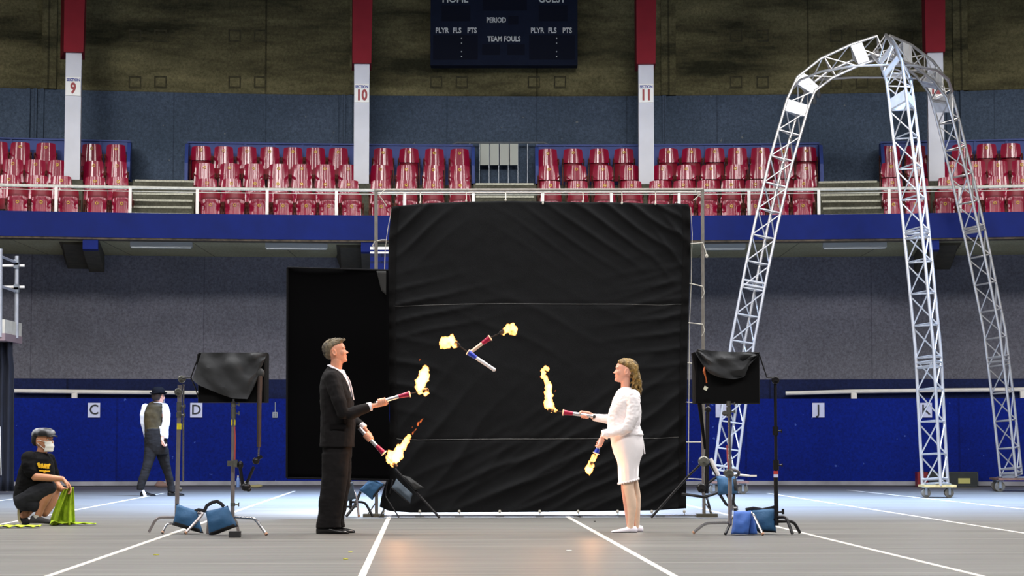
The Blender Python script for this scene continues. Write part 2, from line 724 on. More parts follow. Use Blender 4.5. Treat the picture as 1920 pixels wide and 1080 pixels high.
# gangway steps
for a, b in ((239, 360), (888, 1006), (1541, 1660)):
    m = MB()
    e = MB()
    for k in range(6):
        z = 5.0 + 0.172 * k
        r = 51.5 + 0.42 * k
        m.ring_box(r, r + 0.42 if k < 5 else 55.5, max(z - 0.75, Z_SOF + .1), z, th(a, 52.5), th(b, 52.5), 4)
        e.ring_box(r - 0.02, r + 0.05, z - 0.03, z + 0.008, th(a + 4, 52.5), th(b - 4, 52.5), 4)
    s = obj('gangway_steps', m, M_deck, kind='structure', smooth=False)
    obj('step_edging', e, M_nose, s, kind='structure', smooth=False)

# blue parapets behind and beside the seat blocks
ZP = atr(800, 274, 54.95).z
for a, b in ((-220, 237), (346, 886), (1006, 1542), (1658, 2140)):
    ta, tb = th(a, 54.95), th(b, 54.95)
    m = MB().ring_box(54.93, 54.97, 5.8, ZP, ta, tb)
    m.ring_box(54.88, 55.02, ZP, ZP + 0.03, ta, tb)
    n = max(1, int((tb - ta) * 55 / 0.55))
    for k in range(n + 1):
        t = lerp(ta, tb, k / n)
        m.ring_box(54.90, 54.93, 5.86, ZP, t - .0004, t + .0004, 1)
    for t, ok in ((ta, a > -200), (tb, b < 2100)):
        if not ok:
            continue
        w = .0006
        prof = [(54.95, ZP), (54.2, ZP - .12), (53.9, 6.25), (53.9, 5.9), (54.95, 5.86)]
        m.loft([[pol(t - w, r, z) for r, z in prof], [pol(t + w, r, z) for r, z in prof]])
    obj('trim_8', m, M_fascia2, smooth=False, **struct)

# balcony rail
m = MB()
zr = atr(800, 357.5, 51.34).z
m.tube([pol(lerp(TL, TR, i / 90), 51.34, zr) for i in range(91)], 0.03)
m.tube([pol(lerp(TL, TR, i / 90), 51.34, zr - .07) for i in range(91)], 0.008, 5)
rail = thing('balcony_rail', pol(0, 51.34, Z_FAS), 'long pale pipe rail along the top of the blue balcony front', 'railing')
obj('rail_pipe', m, M_rail, rail)
for x in (-33, 98, 238, 365, 497, 628, 757, 887, 1018, 1148, 1276, 1408, 1540, 1673, 1807, 1945):
    t = th(x, 51.34)
    m = MB().box(pol(t, 51.34, (Z_FAS + zr) / 2), (0.055, 0.05, zr - Z_FAS), Matrix.Rotation(-t, 3, 'Z'))
    obj('rail_post', m, M_wrail, rail, smooth=False)

# columns with red sleeves
cols = []
for i, (x, w) in enumerate(((128, .29), (675, .29), (1214, .29), (1763, .29))):
    r = 53.1
    t = th(x, r)
    R = Matrix.Rotation(-t, 3, 'Z')
    z0 = 5.0
    zt = (8.16, 8.06, 8.06, 8.20)[i]
    place = ('the seats left of the first gangway', 'the seats between first gangway and black backdrop',
             'the seats right of the crowd barrier', 'the seats behind the aluminium truss')[i]
    c = thing('column', pol(t, r, z0), 'white painted column with red upper sleeve rising from ' + place, 'column')
    ztop = 13
    m = MB()
    lean = -0.02 if i < 2 else (0.0 if i == 2 else -0.03)
    bx = [(-w / 2, -.2), (w / 2, -.2), (w / 2, .25), (-w / 2, .25)]
    rg = []
    for z, dx in ((z0, 0), (zt + .3, 0.0)):
        rg.append([pol(t, r, z) + R @ V((p[0] + dx, p[1], 0)) for p in bx])
    m.loft(rg)
    obj('shaft', m, M_white, c, smooth=False)
    m = MB().box(pol(t, r, z0 + .35), (w + .12, .6, .8), R)
    obj('plinth', m, M_deck, c, smooth=False)
    m = MB()
    rg = []
    for z, e, dx in ((zt, .36, 0), (ztop, .43, .03)):
        h = e / 2
        sh = -.05 if i < 2 else .02
        rg.append([pol(t, r, z) + R @ V((p + dx, q, 0)) for p, q in ((-h + .0, -.30), (h, -.30), (h, .55), (-h - (.10 if i == 0 else .02), .55))])
    m.loft(rg)
    obj('sleeve', m, M_red, c, smooth=False)
    # section sign
    num = ('9', '10', '11', '12')[i]
    pc = atr((128.5, 675, 1213.5, 1763)[i], (162, 175, 175, 163)[i], r - .2)
    zz = pc.z
    pc = pol(t, r - .215, zz)
    sg = thing('section_sign', pol(t, r - .2, zz - .17),
               'white SECTION sign with %s' % ('a single red numeral nine on leftmost column', 'red numeral ten on column above the tall black flag', 'red numeral eleven on column right of the scoreboard', 'red numeral twelve behind the truss arch')[i], 'sign')
    obj('plate', MB().box(pc, (.275, .02, .355), R), mat('sign_enamel', (232, 230, 226), 0.4, var=0.03, scale=5), sg, smooth=False)
    pf = R @ V((0, -.014, 0))
    text_obj('word_lettering', 'SECTION', .052, pc + pf + V((0, 0, .12)), -t, mat('sign_blue', (30, 56, 140), .5), sg, sx=.80, bold=.003)
    text_obj('number_lettering', num, .195, pc + pf + V((0, 0, -.045)), -t, mat('sign_red', (150, 24, 36), .5), sg,
             sx=.76 if len(num) > 1 else .74, bold=.011)

# under-balcony light fixtures
for k, (a, b, y) in enumerate(((240, 357, 460), (495, 612, 463), (1322, 1400, 463), (1546, 1666, 458))):
    t = (th(a, 51.9) + th(b, 51.9)) / 2
    w = abs(th(a, 51.9) - th(b, 51.9)) * 51.9
    R = Matrix.Rotation(-t, 3, 'Z')
    lab = ('nearest the left black softbox', 'above the tall black flag', 'beside the black backdrop pole', 'between the two right truss legs')[k]
    f = thing('light_fixture', pol(t, 51.9, Z_SOF - .09), 'grey unlit strip light fixture under blue balcony, ' + lab, 'light fixture')
    obj('housing', MB().box(pol(t, 51.75, Z_SOF - .075), (w, .2, .09), R), mat('grey_fixture_metal', (150, 150, 146), .5), f, smooth=False)
    obj('diffuser', MB().box(pol(t, 51.75, Z_SOF - .128), (w * .96, .15, .02), R), mat('old_diffuser', (170, 172, 170), .3), f, smooth=False)

# hand rails above the blue boards
for k, (pts, posts, lab) in enumerate((
        (((27, 733), (140, 734.5), (375, 736.5)), (140,), 'white tube handrail on blue boards behind the crouching man'),
        (((1473, 737.5), (1601, 734), (1760, 732), (1935, 730)), (1601, 1918), 'white tube handrail on blue boards behind the truss legs'))):
    h = thing('handrail', atr(pts[0][0], 745, 54.8), lab, 'handrail')
    obj('rail_tube', MB().tube([atr(x, y, 54.85) for x, y in pts], 0.04), M_wrail, h)
    for x in posts:
        p = atr(x, 740, 54.85)
        obj('bracket', MB().box((p.x, p.y, p.z - .03), (.11, .06, .20)), M_wrail, h, smooth=False)

# letter signs on the boards
M_paper = mat('sign_paper', (206, 210, 240), 0.6, var=0.04, scale=9)
M_ink = mat('black_marker_ink', (26, 26, 34), 0.5)
for ch, x in (('C', 176), ('D', 368), ('I', 1353), ('J', 1534.5), ('K', 1736)):
    p = atr(x, 769, 54.72)
    t = math.atan2(p.x - CC.x, p.y - CC.y)
    R = Matrix.Rotation(-t, 3, 'Z')
    s = thing('letter_sign', p - V((0, 0, .14)), 'white paper sign with black letter %s taped to the blue boards' % ch, 'sign', None)
    obj('paper', MB().box(p, (.235, .008, .285), R), M_paper, s, smooth=False)
    text_obj('lettering', ch, .19, p + R @ V((0, -.007, 0)), -t, M_ink, s, sx=.95, bold=.004)

# scoreboard
pcb = atr(945, 40, 55.1)
t = 0.0
R = Matrix.Identity(3)
SB = 54.9
pA, pB = atr(807, 122, SB), atr(1083, 122, SB)
wid = (pB - pA).length
ctr = (pA + pB) / 2
ctr.y = max(pA.y, pB.y)
hgt = 2.3
sb = thing('scoreboard', ctr, 'dark navy scoreboard lettered PERIOD, TEAM FOULS, PLYR FLS PTS on the concrete wall', 'scoreboard')
M_sb = mat('scoreboard_navy', (30, 36, 54), .85, var=0.08, scale=5, spec=.1)
obj('cabinet', MB().box(ctr + V((0, .18, hgt / 2)), (wid, .36, hgt), R), M_sb, sb, smooth=False)
M_sbt = mat('scoreboard_lettering', (226, 228, 226), .5)
M_sbd = mat('scoreboard_dark_window', (24, 27, 40), .85, spec=.1)


def on_board(px, py):
    p = at(px, py, ctr.y)
    return V((p.x, ctr.y - .004, p.z))


SC = ctr.y / FPX
for txt, x, y, h, sx in (('PERIOD', 930.5, 38, 9.5, .80), ('TEAM FOULS', 945, 73.5, 9.5, .80), ('PLYR', 829, 57.5, 10, .80), ('FLS', 857, 57.5, 10, .80),
                         ('PTS', 885, 57.5, 10, .80), ('PLYR', 1007.5, 57.5, 10, .80), ('FLS', 1035.5, 57.5, 10, .80), ('PTS', 1063.5, 57.5, 10, .80),
                         ('HOME', 853.5, -1.5, 14, .88), ('GUEST', 1035, -1.5, 14, .86)):
    text_obj('lettering', txt, h * SC, on_board(x, y), 0, M_sbt, sb, sx=sx, bold=.004)
for x0, y0, x1, y1 in ((828, 10, 882, 40), (1010, 10, 1064, 40), (905, -4, 988, 20), (953, 30, 972, 46), (904, 83, 938, 103), (951, 83, 984, 103),
                       (812, 66, 896, 112), (992, 66, 1078, 112)):
    a, b = on_board(x0, y1), on_board(x1, y0)
    c = (a + b) / 2
    obj('display_window', MB().box((c.x, c.y + .002, c.z), (b.x - a.x, .006, b.z - a.z)), M_sbd, sb, smooth=False)
for cx in (865.5, 1043.5):
    for y in (72, 81, 97, 106):
        obj('indicator', MB().ell(on_board(cx, y) + V((0, -.004, 0)), (.014, .008, .014), n=8, m=6), M_sbt, sb)

# crowd barrier with paper sheets in the middle gangway
RB = 55.25
bp = lambda x, y: atr(x, y, RB)
cb = thing('crowd_barrier', bp(942, 350), 'grey tubular crowd barrier with papers standing at top of middle gangway', 'barrier')
M_galv = mat('galvanised_steel', (128, 134, 142), .45, .6, var=.1, scale=9)
m = MB()
m.tube([bp(846, 352), bp(846, 279), bp(849, 271), bp(857, 267.5), bp(1020, 267.5), bp(1027, 271), bp(1030, 279), bp(1030, 352)], .022)
m.tube([bp(846, 351), bp(1030, 351)], .018)
obj('frame', m, M_galv, cb)
for x in range(863, 1024, 18):
    obj('bar', MB().tube([bp(x, 351), bp(x, 268)], .011, 6), M_galv, cb)
for k, (a, b) in enumerate(((900.5, 917), (919, 935), (937.5, 954), (956, 971))):
    a_, b_ = bp(a, 310), bp(b, 270)
    c = (a_ + b_) / 2 + V((0, -.03, 0))
    n = ('leftmost', 'second from left', 'third from left', 'rightmost')[k]
    obj('paper_sheet', MB().box(c, (b_.x - a_.x, .006, b_.z - a_.z)), mat('off_white_paper', (196, 200, 192), .7), None,
        'off-white paper sheet tied to the crowd barrier, %s of four' % n, 'paper', 'paper sheets on the crowd barrier', smooth=False)

# clutter at the foot of the boards
p = fl(1728, 913)
c = thing('red_case', p, 'small red case on the floor against the blue boards by truss dolly', 'case')
obj('body', MB().box(p + V((0, 0, .15)), (.20, .25, .27)), mat('red_plastic', (128, 24, 34), .5, var=.1, scale=9), c, smooth=False)
obj('handle', MB().tube([p + V((-.05, -.02, .28)), p + V((-.04, -.02, .31)), p + V((.04, -.02, .31)), p + V((.05, -.02, .28))], .012), M_ink, c)
p = fl(1784, 913)
c = thing('road_case', p, 'long dark road case with yellow label against the blue boards', 'case')
obj('body', MB().box(p + V((0, 0, .15)), (.93, .45, .28)), mat('dark_case_laminate', (36, 42, 44), .5, var=.1, scale=9), c, smooth=False)
obj('label_plate', MB().box(p + V((.2, -.228, .12)), (.23, .008, .1)), mat('yellowed_label', (186, 182, 110), .6), c, smooth=False)
obj('edge_strip', MB().box(p + V((0, -.222, .285)), (.93, .012, .02)).box(p + V((0, -.222, .02)), (.93, .012, .02)).box(p + V((-.46, -.222, .15)), (.02, .012, .28)).box(p + V((.46, -.222, .15)), (.02, .012, .28)),
    mat('case_edging', (70, 74, 78), .4, .5), c, smooth=False)
p = atr(516, 778, 54.74)
o_ = thing('outlet_box', p, 'small grey electrical outlet box on the blue boards beside black flag', 'outlet')
obj('body', MB().box(p, (.1, .05, .11)).tube([p + V((0, 0, .05)), p + V((0, 0, .25))], .008, 6), mat('outlet_grey', (150, 156, 170), .5), o_, smooth=False)
for dx in (-.02, .02):
    for dz in (-.02, .02):
        obj('socket', MB().box(p + V((dx, -.027, dz)), (.02, .006, .02)), M_ink, o_, smooth=False)
p = fl(446, 913.5)
b_ = thing('water_bottle', p, 'clear water bottle standing on floor by blue boards', 'bottle')
m = MB()
m.loft([[p + V((r * math.cos(a * math.pi / 6), r * math.sin(a * math.pi / 6), z)) for a in range(12)] for r, z in
        ((.03, 0), (.033, .01), (.033, .14), (.03, .16), (.015, .19), (.014, .2))])
obj('bottle_body', m, mat('pale_blue_plastic', (130, 160, 220), .2), b_)
obj('bottle_cap', MB().tube([p + V((0, 0, .2)), p + V((0, 0, .22))], .016), M_wrail, b_)
# small dropped pieces
m = MB()
for k, (x, y, w) in enumerate(((298, 906, .1), (322, 908, .12), (470, 913, .16), (555, 913, .05))):
    pass
p = fl(477, 914)
obj('folded_rag', MB().ell(p + V((0, 0, .02)), (.14, .06, .03)).ell(p + V((.08, .02, .03)), (.07, .05, .03)), mat('dull_yellow_cloth', (158, 148, 104), .9), None,
    'dull yellow folded rag lying on the floor by blue boards', 'rag')
p = fl(305, 913.5)
obj('crumpled_cloth', MB().ell(p + V((0, 0, .04)), (.16, .07, .05)).ell(p + V((-.05, .02, .08)), (.08, .05, .04)), mat('brown_cloth', (138, 112, 106), .9), None,
    'brown crumpled cloth on floor behind the walking man', 'cloth')
# ================================================================== SEATS
M_seat = mat('glossy_red_seat_plastic', (150, 10, 52), .35, 0, var=.10, scale=1.2, coat=1.0, spec=.15)
M_seat.node_tree.nodes['Principled BSDF'].inputs['Coat Roughness'].default_value = .09
M_pan = mat('deep_red_seat_plastic', (128, 8, 34), .4, 0, var=.06, scale=2, spec=.3)
M_sframe = mat('rusty_brown_seat_iron', (92, 42, 30), .7, .2, var=.3, scale=20)
M_ring = mat('yellow_number_disc', (238, 196, 70), .5)


def shell(w0, w1, h, zb, yb, lean, bulge, tw, rip, z_round=.05):
    """a curved plastic panel: w0 wide at foot, w1 at the head, bulging toward the arena (-Y)"""
    m = MB()

    def fn(u, v):
        s = u * 2 - 1
        w = lerp(w0, w1, v ** 1.6) / 2
        z = zb + h * v
        if v > .8:
            z -= z_round * ((v - .8) / .2) * abs(s) ** 4
        y = yb + lean * v - bulge * (1 - abs(s) ** 2.1) + rip * math.cos(s * 7.5)
        return V((s * w, y, z))
    m.sheet(fn, 26, 6, (0, 1, 0), tw)
    return m


def make_seat(kind, sh):
    root = thing('stadium_seat', (0, 0, 0), 'x', 'seat')
    if kind == 'tall':
        b = obj('backrest', shell(.40, .35, .44, .35, .06, .040, .036, .012, .0030, .02), M_seat, root, sharp=50)
        s = obj('seat', shell(.36, .35, .30, .14, .03, .06, .05, .03, .001, .02), M_pan, root, sharp=50)
        rz, ry = .70, .052
    elif kind == 'short':
        b = obj('backrest', shell(.40, .35, .285, .505, .06, .026, .036, .012, .0030, .02), M_seat, root, sharp=50)
        s = obj('seat', shell(.36, .355, .40, .14, .07, .06, .05, .03, .001, .03), M_pan, root, sharp=50)
        rz, ry = .71, .040
    else:
        b = obj('backrest', shell(.375, .34, .30, .50, .14, .045, .05, .012, .001, .02), M_pan, root, sharp=50)
        s = obj('seat', shell(.345, .345, .36, .285, .02, .033, .036, .02, .0035, .03), M_seat, root, sharp=50)
        rz, ry = .53, .002
    # number disc, a ring around a dark centre
    m = MB()
    m.tube([V((.023 * math.cos(a * math.pi / 8), ry - .006, rz + .023 * math.sin(a * math.pi / 8))) for a in range(16)], .0075, 6, closed=True)
    obj('number_disc', m, M_ring, b)
    for sx in (-1, 1):
        m = MB()
        x = sx * .206
        m.box((x, .12, .30), (.028, .06, .60))
        m.box((x, .12, .02), (.04, .16, .03))
        m.tube([V((x, .14, .54)), V((x, .05, .57)), V((x, -.07, .55)), V((x, -.10, .50)), V((x, -.06, .46))], .016, 6)
        obj('side_frame', m, M_sframe, root, sharp=40)
    return root


protos = {k: make_seat(k, 0) for k in ('tall', 'short', 'front')}
# measured seat centres in each row, front row first
ROWS = {
    'A': ([25, 70, 121], [8, 63, 107], [15, 58, 99], [-14, 28, 77]),
    'B': ([175, 222], [171, 215], [168, 212], [164, 210]),
    'C': ([390, 436, 482, 527, 571, 614, 657], [383, 429, 474, 517, 562, 607, 651], [378, 425, 471, 518, 562, 606, 650], [371, 414, 458, 501, 545, 588, 631]),
    'D': ([713, 763, 812, 862], [711, 760, 811, 862], [711, 760, 811, 861], [716, 765, 813, 861]),
    'E': ([1035, 1085, 1135, 1185], [1033, 1085, 1136, 1187], [1030, 1082, 1132, 1183], [1028, 1076, 1125, 1172]),
    'F': ([1240, 1285, 1330, 1375, 1420, 1465, 1510], [1238, 1284, 1329, 1375, 1420, 1465, 1512], [1245, 1290, 1337, 1383, 1430, 1475, 1517],
          [1257, 1300, 1344, 1387, 1431, 1474, 1518]),
    'G': ([1681, 1722], [1680, 1729], [1678, 1727], [1677, 1725]),
    'H': ([1779, 1826, 1873, 1916], [1786, 1834, 1881, 1926], [1793, 1838, 1880, 1925], [1812, 1859, 1905]),
}
WHERE = {'A': 'left of the SECTION 9 column', 'B': 'between SECTION 9 column and first gangway', 'C': 'between first gangway and SECTION 10 column',
         'D': 'between SECTION 10 column and middle gangway', 'E': 'between middle gangway and SECTION 11 column',
         'F': 'between SECTION 11 column and third gangway', 'G': 'between third gangway and SECTION 12 column', 'H': 'right of the SECTION 12 column'}
NTH = ['first', 'second', 'third', 'fourth', 'fifth', 'sixth', 'seventh']
RNAME = ['front', 'second', 'third', 'rearmost']
SHORT = {('C', 3): {0}, ('D', 3): {1}, ('E', 3): {1, 2, 3}, ('E', 2): {0, 1, 2, 3}, ('F', 3): {0, 1, 2, 6}, ('F', 2): {0, 1, 2, 3, 4, 5},
         ('H', 3): {0, 1, 2}, ('G', 2): {0, 1}}
used = set()
for blk, rows in ROWS.items():
    for r, xs in enumerate(rows):
        for k, x in enumerate(xs):
            rr = ROW_R[r]
            t = th(x, rr)
            kind = 'front' if r == 0 else ('short' if k in SHORT.get((blk, r), ()) else 'tall')
            p = protos[kind]
            loc = pol(t, rr, ROW_Z[r])
            if kind in used:
                s = dup(p, loc, -t + random.uniform(-.03, .03))
            else:
                used.add(kind)
                s = p
                s.location = loc
                s.rotation_euler = (0, 0, -t)
            s['label'] = 'red seat, %s from left in %s row, %s' % (NTH[k], RNAME[r], WHERE[blk])
            s['group'] = 'red stadium seats on the balcony'
# ================================================================== TRUSS ARCH
M_alu = mat('truss_aluminium', (198, 194, 191), .36, .75, var=.06, scale=6)
M_alup = mat('truss_plate', (212, 212, 214), .45, .4, var=.08, scale=9)
M_wood = mat('dolly_plywood', (176, 156, 104), .7, var=.2, scale=12)
M_wood2 = mat('dolly_brown_board', (104, 74, 62), .7, var=.25, scale=12)
M_rub = mat('black_rubber', (36, 36, 38), .7)
M_tyre = mat('grey_caster_tyre', (92, 88, 80), .7, var=.15, scale=20)


def truss(parent, pts, side, phi, bays, plates=(), rch=.025, rl=.0125, rings=()):
    """triangular truss following pts; three chords, each face laced"""
    pts = [V(p) for p in pts]
    R = side / math.sqrt(3)
    frames = []
    x0 = None
    for i, p in enumerate(pts):
        t = (pts[min(i + 1, len(pts) - 1)] - pts[max(i - 1, 0)]).normalized()
        if x0 is None:
            a = V((math.sin(phi), -math.cos(phi), 0))
        else:
            a = x0
        x0 = (a - t * a.dot(t)).normalized()
        y0 = t.cross(x0)
        frames.append((p, x0.copy(), y0))
    ch = [[], [], []]
    for p, x, y in frames:
        for k in range(3):
            a = 2 * math.pi * k / 3
            ch[k].append(p + x * math.cos(a) * R + y * math.sin(a) * R)
    for k in range(3):
        obj('chord', MB().tube(ch[k], rch, 10), M_alu, parent)

    def on(k, s):
        s = s * (len(pts) - 1)
        i = min(int(s), len(pts) - 2)
        return ch[k][i].lerp(ch[k][i + 1], s - i)
    lens = [(pts[i + 1] - pts[i]).length for i in range(len(pts) - 1)]
    tot = sum(lens)

    def par(d):
        d *= tot
        for i, l in enumerate(lens):
            if d <= l or i == len(lens) - 1:
                return (i + min(1, d / l)) / len(lens)
            d -= l
    m = MB()
    for b in range(bays + 1):
        s = par(min(1, b / bays))
        for k in range(3):
            m.tube([on(k, s), on((k + 1) % 3, s)], rl, 6)
            if b < bays:
                s2 = par((b + .93) / bays)
                if (b + k) % 1 == 0:
                    m.tube([on(k, s), on((k + 1) % 3, s2)], rl, 6)
    for d in rings:
        for e in (-.0045, .0045):
            for k in range(3):
                s = par(max(0, d + e))
                m.tube([on(k, s), on((k + 1) % 3, s)], rl * 1.5, 6)
    obj('lacing', m, M_alu, parent)
    for d in plates:
        for k in range(3):
            s, s2 = par(d - .012), par(d + .012)
            q = [on(k, s), on((k + 1) % 3, s), on((k + 1) % 3, s2), on(k, s2)]
            nrm = (q[1] - q[0]).cross(q[3] - q[0]).normalized() * .008
            obj('joint_plate', MB().loft([[p - nrm for p in q], [p + nrm for p in q]]), M_alup, parent, smooth=False)
    return ch


arch = thing('truss_arch', V((6.3, 35.4, 0)), 'tall three legged aluminium truss arch standing on wheeled dollies at right', 'truss')
Lp = [at(1360, 893, 35.6), at(1378, 760, 35.6), at(1394, 640, 35.6), at(1420, 505, 35.6), at(1438, 420, 35.6), at(1465, 305, 35.55), at(1497, 195, 35.5),
      at(1512, 160, 35.5), at(1550, 130, 35.45), at(1602, 106, 35.4), at(1650, 90, 35.4)]
Mp = [at(1757, 912, 33.3), at(1750, 780, 33.35), at(1744, 660, 33.4), at(1726, 475, 33.5), at(1713, 350, 33.6), at(1701, 250, 33.7), at(1692, 175, 33.85),
      at(1687, 140, 34.1), at(1676, 112, 34.7), at(1658, 90, 35.3)]
Rp = [at(1899, 892, 37.5), at(1885, 760, 37.45), at(1868, 620, 37.4), at(1838, 470, 37.3), at(1807, 330, 37.15), at(1778, 215, 36.95),
      at(1765, 170, 36.7), at(1738, 135, 36.3), at(1700, 107, 35.8), at(1660, 90, 35.45)]
truss(arch, Lp, .38, math.radians(-72), 18, (.83, .775, .955), .024, .0125, (.015, .40))
truss(arch, Mp, .40, math.radians(3), 16, (.76, .86, .93), .026, .0125, (.01, .235, .49))
truss(arch, Rp, .38, math.radians(122), 18, (.76, .83, .95), .025, .0125, (.01, .235, .50))
m = MB().tube([at(1488, 165, 35.4), at(1500, 150, 35.1), at(1540, 134, 34.7), at(1600, 124, 34.5), at(1660, 122, 34.5), at(1715, 124, 34.8), at(1755, 131, 35.4), at(1778, 148, 36.2), at(1786, 172, 36.8)], .021)
obj('hoop_tube', m, M_alu, arch)
m = MB().tube([at(1508, 156, 35.8), at(1535, 149, 36.2), at(1600, 145, 36.4), at(1680, 145, 36.6), at(1758, 149, 36.8)], .022)
obj('hoop_tube', m, M_alu, arch)
m = MB().tube([at(1612, 112, 35.6), at(1640, 109, 35.9), at(1690, 109, 36.1), at(1735, 128, 36.4)], .02)
obj('hoop_tube', m, M_alu, arch)
# small black clamps hanging at the shoulders
for x, y, Y in ((1535, 178, 35.3), (1527, 190, 35.3), (1656, 139, 36.2), (1708, 152, 34.2)):
    obj('clamp', MB().ell(at(x, y, Y), (.04, .04, .06), n=8, m=6).tube([at(x, y, Y), at(x + 1, y - 10, Y)], .012, 6), M_rub, arch)


def caster(parent, p, r, w=.05):
    m = MB()
    m.loft([[p + V((math.cos(a * math.pi / 9) * r * k, s * w / 2, r + math.sin(a * math.pi / 9) * r * k)) for a in range(18)] for s, k in ((-1, .8), (-.7, 1), (.7, 1), (1, .8))])
    obj('wheel', m, M_tyre, parent)
    m = MB().box(p + V((0, -w * .8, r * 1.35)), (r * .5, .01, r * 1.5)).box(p + V((0, w * .8, r * 1.35)), (r * .5, .01, r * 1.5)).box(p + V((0, 0, r * 2.1)), (r * 1.3, w * 2, .015))
    obj('fork', m, M_galv, parent, smooth=False)


def dolly(p, w, d, h, r, m_, label, rz=.0):
    t = thing('wheeled_dolly', V((p.x, p.y, 0)), label, 'dolly')
    for sx in (-1, 1):
        for sy in (-1, 1):
            caster(t, V((p.x + sx * (w / 2 - .07) + sy * .03, p.y + sy * (d / 2 - .08), 0)), r)
    obj('platform', MB().box((p.x, p.y, 2.2 * r + .02), (w, d, .035)), m_, t, smooth=False)
    obj('base_plate', MB().box((p.x, p.y, 2.2 * r + .05), (w * .75, d * .6, .02)), M_galv, t, smooth=False)
    return t


dolly(V((6.61, 33.3, 0)), .50, .50, .15, .072, M_wood, 'small plywood dolly under the middle truss leg')
dolly(V((8.83, 37.5, 0)), .78, .7, .2, .09, M_wood2, 'brown board dolly under the rightmost truss leg')
dolly(V((3.60, 35.6, 0)), .62, .6, .2, .08, M_wood2, 'wheeled dolly under the left truss leg behind the right softbox')

# ================================================================== BACKDROP FRAME
YB = fl(700, 970).y
B = lambda x, y, dy=0: at(x, y, YB + dy)
M_pipe = mat('dull_grey_pipe', (128, 124, 118), .5, .4, var=.1, scale=15)
M_rope = mat('pale_tie_cord', (184, 180, 170), .8)
fr = thing('backdrop_frame', V((B(1012, 970).x, YB, 0)), 'square grey pipe frame on small feet holding the large black backdrop', 'frame')
fy = .06
obj('top_pipe', MB().tube([B(703, 357, fy), B(1319, 356, fy)], .02), M_pipe, fr)
obj('top_pipe', MB().tube([B(707, 361, fy + .1), B(1315, 360, fy + .1)], .012), M_wrail, fr)
obj('side_pipe', MB().tube([B(705, 355, fy), B(706, 968, fy)], .02), M_pipe, fr)
obj('side_pipe', MB().tube([B(1317, 354, fy), B(1320, 968, fy)], .02), M_pipe, fr)
obj('bottom_pipe', MB().tube([B(706, 966.5, fy), B(1320, 966, fy)], .014), mat('shiny_bottom_pipe', (150, 150, 158), .3, .7), fr)
for x, s in ((706, 1), (1320, -1)):
    p = B(x, 969, fy)
    obj('foot_plate', MB().box((p.x + s * -.03, p.y, .02), (.24, .16, .04)), mat('olive_steel', (84, 80, 66), .6), fr, smooth=False)
    obj('corner_brace', MB().tube([B(x, 940, fy), B(x - s * 18, 967, fy)], .008, 6), M_pipe, fr)
for (a, b) in (((711, 366), (725, 386)), ((711, 366), (722, 356)), ((1312, 362), (1304, 376)), ((1303, 357), (1314, 370)), ((1300, 376), (1312, 365))):
    obj('corner_tie', MB().tube([B(*a, .0), B(*b, .02)], .005, 5), M_rope, fr)
for x in (787, 861, 937, 1012, 1084, 1168, 1238):
    obj('bottom_clamp', MB().box(B(x, 967.5, fy), (.10, .05, .03)), M_galv, fr, smooth=False)

# the big black cloth
left_edge = [(0, 735), (.02, 733), (.10, 729.5), (.3, 726.5), (.5, 729), (.7, 731), (.9, 727), (.96, 716), (1, 712)]
right_edge = [(0, 1291), (.02, 1294), (.12, 1295), (.3, 1292), (.5, 1289), (.75, 1286.5), (1, 1286.5)]
top_edge = [(0, 388), (.02, 386), (.12, 381), (.26, 378), (.40, 376.5), (.52, 378), (.65, 379), (.78, 379.5), (.92, 383), (.96, 381), (1, 383)]
bot_edge = [(0, 950), (.03, 958), (.1, 961), (.5, 960), (.9, 957), (1, 953)]


def interp(t, tab):
    for (a, x), (b, y) in zip(tab, tab[1:]):
        if t <= b:
            return lerp(x, y, (t - a) / (b - a))
    return tab[-1][1]


def ridge(u, v, u0, v0, ang, freq, ru, rv, amp, ph=0.0):
    """a fan of folds around a point"""
    du, dv = u - u0, v - v0
    g = math.exp(-(du / ru) ** 2 - (dv / rv) ** 2)
    c, s = math.cos(ang), math.sin(ang)
    q = (-s * du + c * dv) * freq + ph
    q += 1.4 * noise.noise(V((u * 5, v * 5, ph)))
    a = 1 - abs(math.sin(q / 2))
    return amp * g * (a ** 2.2 * 2.0 - .5)


def cloth_fn(u, v):
    x = lerp(interp(v, left_edge), interp(v, right_edge), u)
    y = lerp(interp(u, top_edge), interp(u, bot_edge), v)
    d = 0
    d += ridge(u, v, .80, .06, math.radians(33), 120, .26, .10, .016)
    d += ridge(u, v, .97, .12, math.radians(52), 110, .08, .10, .018, 1)
    d += ridge(u, v, .07, .07, math.radians(-38), 95, .11, .09, .016, 2)
    d += ridge(u, v, .10, .34, math.radians(-12), 120, .18, .09, .012, 3)
    d += ridge(u, v, .95, .40, math.radians(-8), 120, .15, .18, .010, 4)
    d += ridge(u, v, .93, .72, math.radians(-35), 85, .2, .16, .015, 5)
    d += ridge(u, v, .78, .88, math.radians(-27), 100, .38, .14, .020, 6)
    d += ridge(u, v, .45, .92, math.radians(-22), 80, .35, .12, .016, 7)
    d += ridge(u, v, .15, .80, math.radians(-50), 60, .22, .20, .014, 8)
    d += ridge(u, v, .05, .55, math.radians(15), 80, .1, .12, .012, 9)
    d += ridge(u, v, .70, .80, math.radians(-38), 190, .30, .12, .007, 11)
    d += ridge(u, v, .90, .90, math.radians(-30), 210, .15, .09, .008, 12)
    d += ridge(u, v, .92, .30, math.radians(-20), 170, .12, .10, .006, 13)
    d += ridge(u, v, .45, .40, math.radians(25), 60, .3, .12, .004, 10)
    d += .010 * noise.noise(V((u * 6, v * 6, 2))) + .003 * noise.noise(V((u * 26, v * 26, 2)))
    d *= 1.35
    for vs_ in (.330, .765):
        d -= .010 * math.exp(-((v - vs_) / .0035) ** 2)
    e = min(u, 1 - u, v, 1 - v)
    return B(x, y, -.02 - d)


